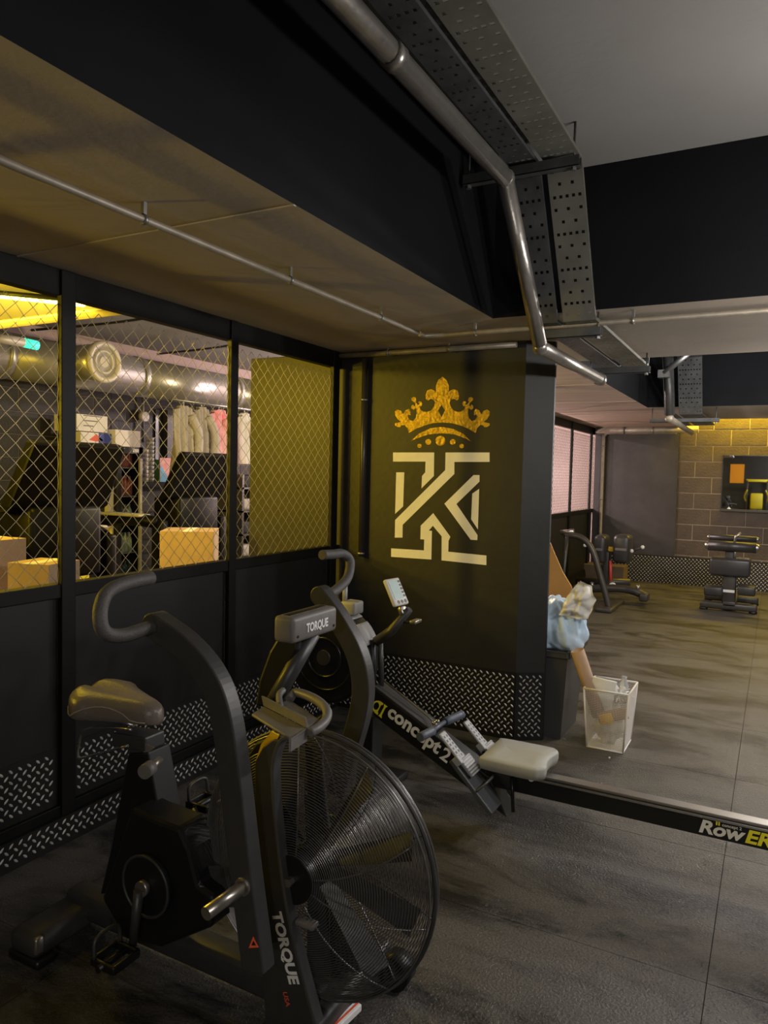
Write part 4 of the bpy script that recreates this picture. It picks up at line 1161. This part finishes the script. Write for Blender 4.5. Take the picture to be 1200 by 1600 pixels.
# gym behind the camera (seen only in the mirror)
mb = MB(); mb.box((-1.35, YF+.005, 1.45), (-.95, YF+.03, 2.05))
solo(mb, 'orange_board', 'orange_board', 'orange board on the wall reflected in the mirror', 'board')
for k, (xx, lab) in enumerate(((-.55, 'yellow and black cable machine reflected in the mirror left'), (.25, 'yellow and black cable machine reflected in the mirror middle'), (1.05, 'yellow and black cable machine reflected in the mirror right'))):
    t = thing('cable_machine', lab, 'gym machine', (xx, -2.75, 0), group='machines behind the photographer')
    MB().rbox((xx-.32, -2.95, 0), (xx+.32, -2.40, .08), .02).build('base', 'yellow_frame', t)
    for s in (-1, 1): MB().rbox((xx+s*.28-.03, -2.9, .08), (xx+s*.28+.03, -2.84, 1.55+.1*k), .01).build('upright', 'machine', t)
    MB().rbox((xx-.31, -2.9, 1.5+.1*k), (xx+.31, -2.84, 1.58+.1*k), .01).build('top_bar', 'yellow_frame', t)
    for j in range(5): MB().rbox((xx-.18, -2.92, .2+j*.09), (xx+.18, -2.8, .28+j*.09), .008).build('weight_plate', 'bike_grey', t)
    MB().rbox((xx-.2, -2.7, .5), (xx+.2, -2.3, .58), .03).build('seat_pad', 'pad', t)
    MB().rbox((xx-.17, -2.78, .66), (xx+.17, -2.70, 1.15), .03).build('back_pad', 'yellow_frame', t)
    MB().tube(catmull([(xx-.3, -2.6, .9), (xx-.32, -2.35, 1.05), (xx-.25, -2.2, 1.25)], 4), .02, 8).tube(catmull([(xx+.3, -2.6, .9), (xx+.32, -2.35, 1.05), (xx+.25, -2.2, 1.25)], 4), .02, 8).build('press_arm', 'yellow_frame', t)

# ================================================================== LEFT ROOM (behind the mesh)
# round duct along the back
dx = -5.9
dz = 2.44; dr = .20
dt = thing('air_duct', 'big round galvanised air duct crossing the room behind the mesh', 'duct', (dx, 5, dz))
for k in range(7):
    y0 = -.5+k*1.5
    MB().tube([(dx, y0, dz), (dx, y0+1.495, dz)], dr, 28).build('duct_length', 'duct', dt)
    MB().tube([(dx, y0+1.47, dz), (dx, y0+1.53, dz)], dr+.008, 28).build('duct_band', 'duct', dt)
vb = P(125, 600, 'X', dx+.1)
mb = MB(); mb.tube([(dx+.05, vb.y, dz+.02), (dx+.42, vb.y, dz+.02)], .17, 24)
mb.build('branch', 'duct', dt)
MB().ring((dx+.42, vb.y, dz+.02), (1, 0, 0), .165, .03, 28, 8).build('vent_ring', 'duct_cap', dt)
MB().ring((dx+.42, vb.y, dz+.02), (1, 0, 0), .10, .016, 24, 6).build('vent_ring', 'duct_cap', dt)
MB().cyl((dx+.40, vb.y, dz+.02), (dx+.43, vb.y, dz+.02), .05, 20).build('vent_disc', 'duct_cap', dt)
# treadmills
def treadmill(y, x, label):
    t = thing('treadmill', label, 'treadmill', (x, y, 0), group='treadmills behind the mesh')
    w = .40
    hood = []
    B = lambda a, b, c: Vector((x+a, y+b, c))
    mb = MB()
    vsx = []
    for (dxx, hw, z) in ((-.16, .34, 1.21), (-.10, .36, 1.24), (.10, .33, 1.63), (.04, .32, 1.65)):
        for s in (-1, 1): vsx.append(B(dxx+.02, s*hw, z))
    for (dxx, hw, z) in ((-.24, .34, 1.21), (-.20, .36, 1.24), (.0, .33, 1.63), (.0, .32, 1.65)):
        for s in (-1, 1): vsx.append(B(dxx+.02, s*hw, z))
    mb.add(vsx, [(0, 1, 3, 2), (2, 3, 5, 4), (4, 5, 7, 6), (8, 10, 11, 9), (10, 12, 13, 11), (12, 14, 15, 13), (0, 2, 10, 8), (2, 4, 12, 10), (4, 6, 14, 12), (1, 9, 11, 3), (3, 11, 13, 5), (5, 13, 15, 7), (6, 7, 15, 14), (0, 8, 9, 1)])
    mb.build('console_hood', 'treadmill_black', t, bevel=.015)
    MB().rbox(B(-.34, -.26, .80), B(-.02, .26, 1.25), .03).build('console_base', 'treadmill_black', t)
    for s in (-1, 1):
        MB().tube(catmull([B(-.15, s*.38, 1.02), B(-.3, s*.44, 1.04), B(-.7, s*.44, 1.02), B(-.95, s*.44, .95)], 5), .055, 10).build('handrail', 'treadmill_black', t)
        MB().rbox(B(-.75, s*.44-.07, 1.07), B(-.25, s*.44+.07, 1.095), .01).build('rail_top', 'treadmill_grey', t)
        MB().rbox(B(-.2, s*.38-.04, .15), B(-.06, s*.38+.04, 1.05), .02).build('upright', 'treadmill_black', t)
    MB().rbox(B(-1.35, -.42, .10), B(-.02, .42, .24), .03).build('deck', 'treadmill_black', t)
    MB().rbox(B(-.36, -.42, .12), B(.06, .42, .38), .06).build('motor_cover', 'treadmill_black', t)
    MB().box(B(-.015, -.07, 1.47), B(.0, .07, 1.485)).build('badge', 'bike_grey', t)
treadmill(3.08, -3.85, 'treadmill with dark console seen from behind, left of the thin post')
treadmill(5.10, -4.62, 'treadmill with dark console seen from behind, nearer the hanging clothes')
# cartons
def carton(c, sx, sy, sz, label, rz=0, m='card', flap=0, tilt=0):
    t = thing('carton', label, 'box', c, rz)
    MB().box((-sx/2, -sy/2, 0), (sx/2, sy/2, sz)).build('box_body', m, t, world=False)
    MB().box((-.03, -sy/2-.0006, sz-.002), (.03, sy/2+.0006, sz+.0006)).build('packing_tape', 'paper', t, world=False)
    for s in (-1, 1):
        if flap: MB().prism([(s*sx/2, -sy/2, sz), (s*sx/2, sy/2, sz), (s*(sx/2+.12), sy/2, sz+.10), (s*(sx/2+.12), -sy/2, sz+.10)], (0, 0, .004)).build('flap', m, t, world=False)
    return t
def at_x(px, py, x): return P(px, py, 'X', x)
c0 = at_x(275, 887, -3.32); c1 = at_x(352, 887, -3.32)
qa = P(313, 850, 'X', -3.38)
carton((-3.45, qa.y-.02, 0), .36, .36, .60, 'lower closed carton beneath the tall yellow-lit carton')
qa = P(313, 850, 'X', -3.38)
carton((-3.45, qa.y-.02, .60), .34, .34, P(313, 828, 'X', -3.38).z-.60, 'tall closed carton lit yellow, below the second treadmill console', .62)
carton((-3.22, 2.04, 0), .34, .36, .62, 'large lower carton in the yellow corner behind the mesh')
carton((-3.22, 2.04, .62), .31, .33, .54, 'tall upper carton in the yellow corner behind the mesh', .1)
carton((-2.76, 2.08, 0), .26, .26, .78, 'plain carton under the small orange-brown carton at the mesh')
carton((-2.76, 2.075, .78), .20, .20, .31, 'small orange-brown carton nearest the mesh at the left', .25)
# clear-sided machine panel (yellow framed glass guard)
gp = thing('guard_screen', 'upright yellow framed clear screen standing behind the mesh', 'screen', (-5.3, 4.45, 0))
GX = -5.3
a_ = P(122, 850, 'X', GX); b__ = P(172, 845, 'X', GX)
MB().box((GX-.02, a_.y, 0), (GX+.02, a_.y+.10, 1.02)).build('frame_post', 'yellow_frame', gp)
MB().box((GX-.02, b__.y-.05, 0), (GX+.02, b__.y, .95)).build('frame_post', 'yellow_frame', gp)
MB().box((GX-.02, a_.y+.10, .60), (GX+.02, b__.y-.05, .64)).build('frame_rail', 'yellow_frame', gp)
MB().box((GX-.002, a_.y+.10, .64), (GX+.002, b__.y-.05, .94)).build('pane', 'glass', gp)
# fridge against the back wall
FX = XL+.03
def fridge():
    y0 = P(183, 750, 'X', XL+.6).y; y1 = P(222, 750, 'X', XL+.6).y
    zt = P(200, 698, 'X', XL+.6).z
    t = thing('drinks_fridge', 'tall black glass-door drinks fridge against the dark block wall', 'fridge', (XL+.33, (y0+y1)/2, 0))
    MB().box((XL+.03, y0, .05), (XL+.08, y1, zt)).box((XL+.03, y0, .05), (XL+.58, y0+.04, zt)).box((XL+.03, y1-.04, .05), (XL+.58, y1, zt)).box((XL+.03, y0, zt-.06), (XL+.58, y1, zt)).box((XL+.03, y0, 0), (XL+.58, y1, .25)).build('cabinet', 'fridge_black', t)
    MB().box((XL+.08, y0+.04, .25), (XL+.1, y1-.04, zt-.06)).build('liner', 'fridge_inside', t)
    d = MB(); d.box((XL+.58, y0, .05), (XL+.61, y0+.05, zt)).box((XL+.58, y1-.05, .05), (XL+.61, y1, zt)).box((XL+.58, y0, zt-.07), (XL+.61, y1, zt)).box((XL+.58, y0, .05), (XL+.61, y1, .26))
    d = d.build('door', 'fridge_black', t)
    MB().box((XL+.592, y0+.05, .26), (XL+.598, y1-.05, zt-.07)).build('pane', 'glass', d)
    MB().box((XL+.61, y1-.06, .4), (XL+.635, y1-.03, zt-.12)).build('handle', 'treadmill_grey', d)
    MB().box((XL+.611, y1-.14, zt-.055), (XL+.614, y1-.06, zt-.02)).build('brand_plate', 'white_print', d)
    shelves = []
    for k in range(5):
        z = .30+k*.30
        MB().box((XL+.1, y0+.04, z-.01), (XL+.56, y1-.04, z)).build('shelf', 'bottle_grey', t)
        shelves.append(z)
    return y0, y1, zt, shelves
fy0, fy1, fzt, fsh = fridge()
kinds = ['bottle_dark', 'bottle_white', 'bottle_grey', 'bottle_red', 'bottle_red']
names = ['dark', 'white', 'grey', 'red-capped', 'red']
shelfn = ['bottom shelf', 'second shelf', 'middle shelf', 'fourth shelf', 'top shelf']
for k, z in enumerate(fsh):
    n = 4
    proto = None
    for i in range(n):
        yy = fy0+.09+(fy1-fy0-.18)*i/(n-1)
        if proto is None:
            mb = MB(); mb.tube([(0, 0, 0), (0, 0, .14), (0, 0, .18), (0, 0, .21)], [.034, .034, .015, .015], 12)
            proto = mb.build('drink_bottle', kinds[k], None)
            tag(proto, names[k]+' drink bottle standing on the '+shelfn[k]+' of the fridge', 'bottle', 'bottles on the fridge '+shelfn[k])
            o = proto
        else:
            o = proto.copy(); COL.objects.link(o)
        o.location = (XL+.50, yy, z)
# boxes on / beside the fridge
def printed_box(a, b, name, label, extra=None):
    t = thing(name, label, 'box', ((a[0]+b[0])/2, (a[1]+b[1])/2, a[2]))
    MB().box(a, b).build('box_body', 'white_box', t)
    if extra: extra(t, a, b)
    return t
xw = XL+.62
pa = P(128, 692, 'X', xw-.1); pb_ = P(176, 692, 'X', xw-.1)
cab = MB(); 
tk = thing('tall_cabinet', 'tall white-edged cabinet left of the drinks fridge', 'cabinet', (XL+.33, (pa.y+pb_.y)/2, 0))
MB().box((XL+.05, pa.y-.15, 0), (xw-.1, pb_.y-.03, pa.z)).build('cabinet_body', 'fridge_black', tk)
MB().box((xw-.1, pb_.y-.10, 0), (xw-.05, pb_.y-.03, pa.z)).build('edge_panel', 'white_box', tk)
def redbits(t, a, b):
    yc = (a[1]+b[1])/2; zc = (a[2]+b[2])/2
    mb = MB(); mb.prism([(b[0], yc-.09, zc-.02), (b[0], yc-.03, zc+.02), (b[0], yc, zc+.045), (b[0], yc+.03, zc+.02), (b[0], yc+.09, zc-.02), (b[0], yc, zc-.035)], (.002, 0, 0)); mb.build('red_emblem', 'red_print', t)
    MB().box((b[0], b[1]-.16, a[2]), (b[0]+.002, b[1], b[2])).build('blue_panel', 'blue_print', t)
printed_box((xw-.45, pa.y, pa.z), (xw-.12, pb_.y, P(150, 676, 'X', xw-.1).z), 'printed_carton', 'white carton with red emblem and blue end on the tall cabinet', redbits)
def lines(t, a, b):
    for k in range(3): MB().box((b[0], a[1]+.08, a[2]+.05+k*.05), (b[0]+.002, a[1]+.20+.05*k, a[2]+.06+k*.05)).build('print_line', 'bike_grey', t)
printed_box((xw-.45, P(122, 660, 'X', xw-.1).y, P(150, 675, 'X', xw-.1).z+.002), (xw-.12, P(170, 660, 'X', xw-.1).y, P(150, 649, 'X', xw-.1).z), 'white_carton', 'plain white carton on top of the printed carton', lines)
zz0 = fzt
printed_box((XL+.15, fy0+.02, fzt), (XL+.55, fy1+.02, P(200, 672, 'X', XL+.6).z), 'white_panel_box', 'pale grey flat box on top of the drinks fridge')
mb = MB(); wl = P(222, 651, 'X', XL+.05); mb.cyl(wl, wl+Vector((.06, 0, 0)), .055, 18)
solo(mb, 'wall_lamp', 'white_box', 'small white round fitting on the dark block wall', 'lamp')
mb = MB(); mb.tube([wl+Vector((.02, 0, -.30)), wl+Vector((.02, 0, .45))], .012, 6)
solo(mb, 'wall_conduit', 'galv', 'thin vertical conduit above the fridge wall fitting', 'pipe')
# shelf unit with cups and posters
cx_ = XL+.55
ya0 = P(224, 800, 'X', cx_).y; ya1 = P(275, 800, 'X', cx_).y
ct = thing('counter', 'dark slatted counter beside the drinks fridge', 'counter', (XL+.3, (ya0+ya1)/2, 0))
zc_ = P(240, 753, 'X', cx_).z
MB().box((XL+.03, ya0, zc_-.06), (cx_, ya1+.5, zc_)).build('counter_top', 'fridge_black', ct)
MB().box((XL+.03, ya0, 0), (cx_-.06, ya1+.5, zc_-.06)).build('counter_body', 'bike_black', ct)
for k in range(7): MB().box((cx_-.06, ya0, .12+k*.15), (cx_-.035, ya1+.5, .20+k*.15)).build('slat', 'machine', ct)
for k, (px, w, hh, m, lab) in enumerate(((227, .035, .40, 'white_box', 'tall stack of white paper cups on the counter'), (234, .05, .52, 'bottle_grey', 'taller stack of grey paper cups on the counter'))):
    t = thing('cup_stack', lab, 'cups', (cx_-.12, P(px, 753, 'X', cx_-.12).y, zc_))
    for j in range(int(hh/.045)):
        MB().tube([(0, 0, j*.045), (0, 0, j*.045+.04)], [w*.85, w], 14).build('cup', m, t, world=False)
def flat(name, y0, y1, z0, z1, x, m, label, cat, extra=None):
    t = thing(name, label, cat, (x, (y0+y1)/2, z0))
    MB().box((x-.01, y0, z0), (x, y1, z1)).build('panel', m, t)
    if extra: extra(t)
    return t
f0 = P(240, 752, 'X', cx_-.15); f1 = P(252, 718, 'X', cx_-.15)
flat('green_card', f0.y, f1.y, zc_, f1.z, cx_-.15, 'green_print', 'dark green printed card standing on the counter', 'poster')
f2_ = P(250, 752, 'X', cx_-.1); f3 = P(271, 716, 'X', cx_-.1)
def skybit(t):
    MB().prism([(cx_-.1, f2_.y, zc_), (cx_-.1, f2_.y+.16, zc_), (cx_-.1, f2_.y, zc_+.20)], (.002, 0, 0)).build('blue_corner', 'sky_print', t)
flat('red_poster', f2_.y, f3.y, zc_, f3.z, cx_-.1, 'poster_red', 'bright red poster with blue corner standing on the counter', 'poster', skybit)
# dark doorway strips
mb = MB(); dA = P(247, 700, 'X', XL+.02); mb.box((XL+.012, P(240, 700, 'X', XL).y, 0), (XL+.03, P(270, 700, 'X', XL).y, 2.2))
solo(mb, 'dark_doorway', 'fridge_black', 'dark doorway in the block wall beside the hanging clothes', 'door')
mb = MB(); mb.box((XL+.03, P(252, 700, 'X', XL).y, 0), (XL+.10, P(260, 700, 'X', XL).y, 2.2))
solo(mb, 'door_post', 'grey_wall', 'grey post standing inside the dark doorway', 'post')
# hanging clothes on a rail
hx = -5.35
def clothes(px0, px1, ztop, zbot, m, label, seed, sl=True):
    y0 = P(px0, 700, 'X', hx).y; y1 = P(px1, 700, 'X', hx).y
    zt = P((px0+px1)/2, ztop, 'X', hx).z; zb = P((px0+px1)/2, zbot, 'X', hx).z
    t = thing('hanging_garment', label, 'garment', (hx, (y0+y1)/2, zb))
    mb = MB()
    for side in (1, -1):
        def fn(u, v):
            yy = y0+(y1-y0)*u
            z = zt-(zt-zb)*v
            sh = max(0, abs(u-.5)*2-.35)
            z -= .10*sh*(1-v)
            dpt = .02+.05*v
            fold = .035*v*math.sin(u*17+seed)+.02*math.sin(u*31+seed*2+v*3)
            edge = 1-abs(2*u-1)**6
            return (hx+side*dpt*edge+fold, yy+.02*math.sin(v*5+seed)*(u-.5), z)
        mb.grid(fn, 26, 12)
    mb.build('cloth', m, t)
    MB().tube(catmull([(hx, (y0+y1)/2, zt-.02), (hx, (y0+y1)/2, zt+.04), (hx+.02, (y0+y1)/2+.02, zt+.07)], 4), .004, 6).build('hanger_hook', 'galv', t)
    if sl:
        yy = y1-.02
        MB().tube(catmull([(hx+.04, yy-.05, zt-.10), (hx+.09, yy+.01, zt-.30), (hx+.07, yy, zb+.12), (hx+.06, yy-.01, zb+.0)], 5), [.05]*16, 8).build('sleeve', m, t)
    return t
clothes(272, 301, 634, 745, 'grey_cloth', 'leftmost grey-brown hanging garment behind the mesh', 1.2)
clothes(302, 327, 636, 745, 'grey_cloth', 'second grey-brown hanging garment behind the mesh', 4.0)
clothes(329, 354, 640, 750, 'pink_cloth', 'pink and white tie-dyed hanging garment behind the mesh', 2.2)
clothes(372, 390, 645, 725, 'white_cloth', 'white long-sleeved hanging top nearest the yellow wall', 5.2)
mb = MB(); mb.tube([(hx, P(268, 640, 'X', hx).y, P(300, 628, 'X', hx).z), (hx, P(400, 640, 'X', hx).y, P(300, 628, 'X', hx).z)], .014, 8)
solo(mb, 'clothes_rail', 'galv', 'steel clothes rail under the air duct', 'rail')
ds = thing('folded_clothes_shelf', 'dark shelf of folded clothes below the white hanging top', 'shelf', (hx, P(380, 780, 'X', hx).y, 0))
y0s = P(362, 780, 'X', hx).y; y1s = P(392, 780, 'X', hx).y
MB().box((hx-.25, y0s, 0), (hx+.15, y0s+.03, 1.45)).box((hx-.25, y1s, 0), (hx+.15, y1s+.03, 1.45)).build('side', 'machine', ds)
for k in range(5):
    MB().box((hx-.25, y0s, .25+k*.26), (hx+.15, y1s, .27+k*.26)).build('shelf_board', 'machine', ds)
for k in range(5):
    mb = MB(); mb.rbox((hx-.2, y0s+.06, .27+k*.26), (hx+.12, y1s-.06, .40+k*.26), .03)
    solo(mb, 'folded_clothes', ['dark_cloth', 'grey_cloth', 'dark_cloth', 'grey_cloth', 'dark_cloth'][k], ['folded dark clothes on the lowest shelf', 'folded grey clothes on the second shelf', 'folded dark clothes on the middle shelf', 'folded grey clothes on the fourth shelf', 'folded dark clothes on the top of the shelf'][k]+' behind the mesh', 'clothes')
# conduits and cables on the left room ceiling
for k, (a, b, z, lab) in enumerate((((-6.2, 3.6), (-3.0, 3.9), 2.80, 'dark cable strung below the ceiling behind the mesh, nearest'), ((-6.3, 4.6), (-3.2, 4.3), 2.78, 'dark cable strung below the ceiling behind the mesh, middle'), ((-6.3, 6.2), (-3.4, 5.4), 2.80, 'dark cable strung below the ceiling behind the mesh, farthest'))):
    mb = MB(); mb.tube(catmull([(a[0], a[1], z), ((a[0]+b[0])/2, (a[1]+b[1])/2, z-.05), (b[0], b[1], z)], 6), .012, 6)
    solo(mb, 'ceiling_cable', 'conduit_dark', lab, 'cable')

# ------------------------------------------------------------------ lamp fittings
def batten(a, b, m, label, w=.03, name='strip_lamp', body='lamp_body'):
    a = Vector(a); b = Vector(b)
    t = thing(name, label, 'lamp', (a+b)/2)
    MB().tube([a+Vector((0, 0, .02)), b+Vector((0, 0, .02))], w*.9, 6).build('housing', body, t)
    MB().tube([a, b], w*.55, 10).build('tube', m, t)
    return t
l0 = P(-160, 448, 'Y', 2.43); l1 = P(131, 477, 'Y', 2.43)
batten(l0, l1, 'lamp_yellow', 'glowing yellow strip lamp on the beam behind the mesh', .016, body='bike_black')
def hung(a, b, m, label, w=.03):
    t = batten(a, b, m, label, w)
    for q in (.15, .85):
        p = Vector(a).lerp(Vector(b), q); MB().cyl(p+Vector((0, 0, .02)), (p.x, p.y, TOP), .003, 6).build('suspension_wire', 'galv', t)
hung((.75, 2.1, 2.05), (.75, 3.1, 2.05), 'lamp_white', 'white hanging strip lamp right of the camera', .012)
hung((.55, 5.5, 2.05), (.55, 7.1, 2.05), 'lamp_white', 'white hanging strip lamp in the second ceiling bay, left one', .012)
batten((.02, 5.1, 2.83), (.02, 6.3, 2.83), 'lamp_white', 'white strip lamp fixed to the slab behind the near beam', .012)
hung((2.6, 5.6, 2.05), (2.6, 7.2, 2.05), 'lamp_white', 'white hanging strip lamp in the second bay by the right wall', .012)
hung((-1.0, 11.05, 2.69), (.3, 11.05, 2.69), 'lamp_yellow', 'yellow strip lamp above the block wall, left one', .010)
hung((.55, 11.05, 2.69), (1.85, 11.05, 2.69), 'lamp_yellow', 'yellow strip lamp above the block wall, right one', .010)
hung((-4.55, .5, 1.45), (-4.56, .5, 2.15), 'lamp_yellow', 'upright yellow strip lamp added out of view behind the mesh for its light', .012)
hung((-3.0, 4.9, 2.05), (-3.0, 5.7, 2.05), 'fill_lamp_warm', 'warm strip lamp added out of sight behind the emblem wall to brighten the room', .010)
hung((-4.4, 8.3, 2.57), (-4.4, 9.5, 2.57), 'lamp_pink', 'pinkish white lamp beyond the hanging clothes', .012)
hung((-3.5, 8.3, 1.55), (-3.5, 9.9, 1.55), 'lamp_pink', 'pinkish white lamp in the far end of the room behind the mesh', .014)
hung((.2, -2.0, 2.05), (1.6, -2.0, 2.05), 'lamp_white', 'white hanging strip lamp behind the photographer', .012)
gA = P(-30, 524, 'X', -5.0); gB = P(36, 535, 'X', -5.0); gC = P(58, 540, 'X', -5.0)
t = thing('fluorescent_tube', 'pale fluorescent tube with green end by the air duct', 'lamp', gB)
MB().tube([gA, gB], .035, 10).build('tube', 'duct_cap', t)
MB().tube([gB, gC], .035, 10).build('green_end', 'lamp_green', t)
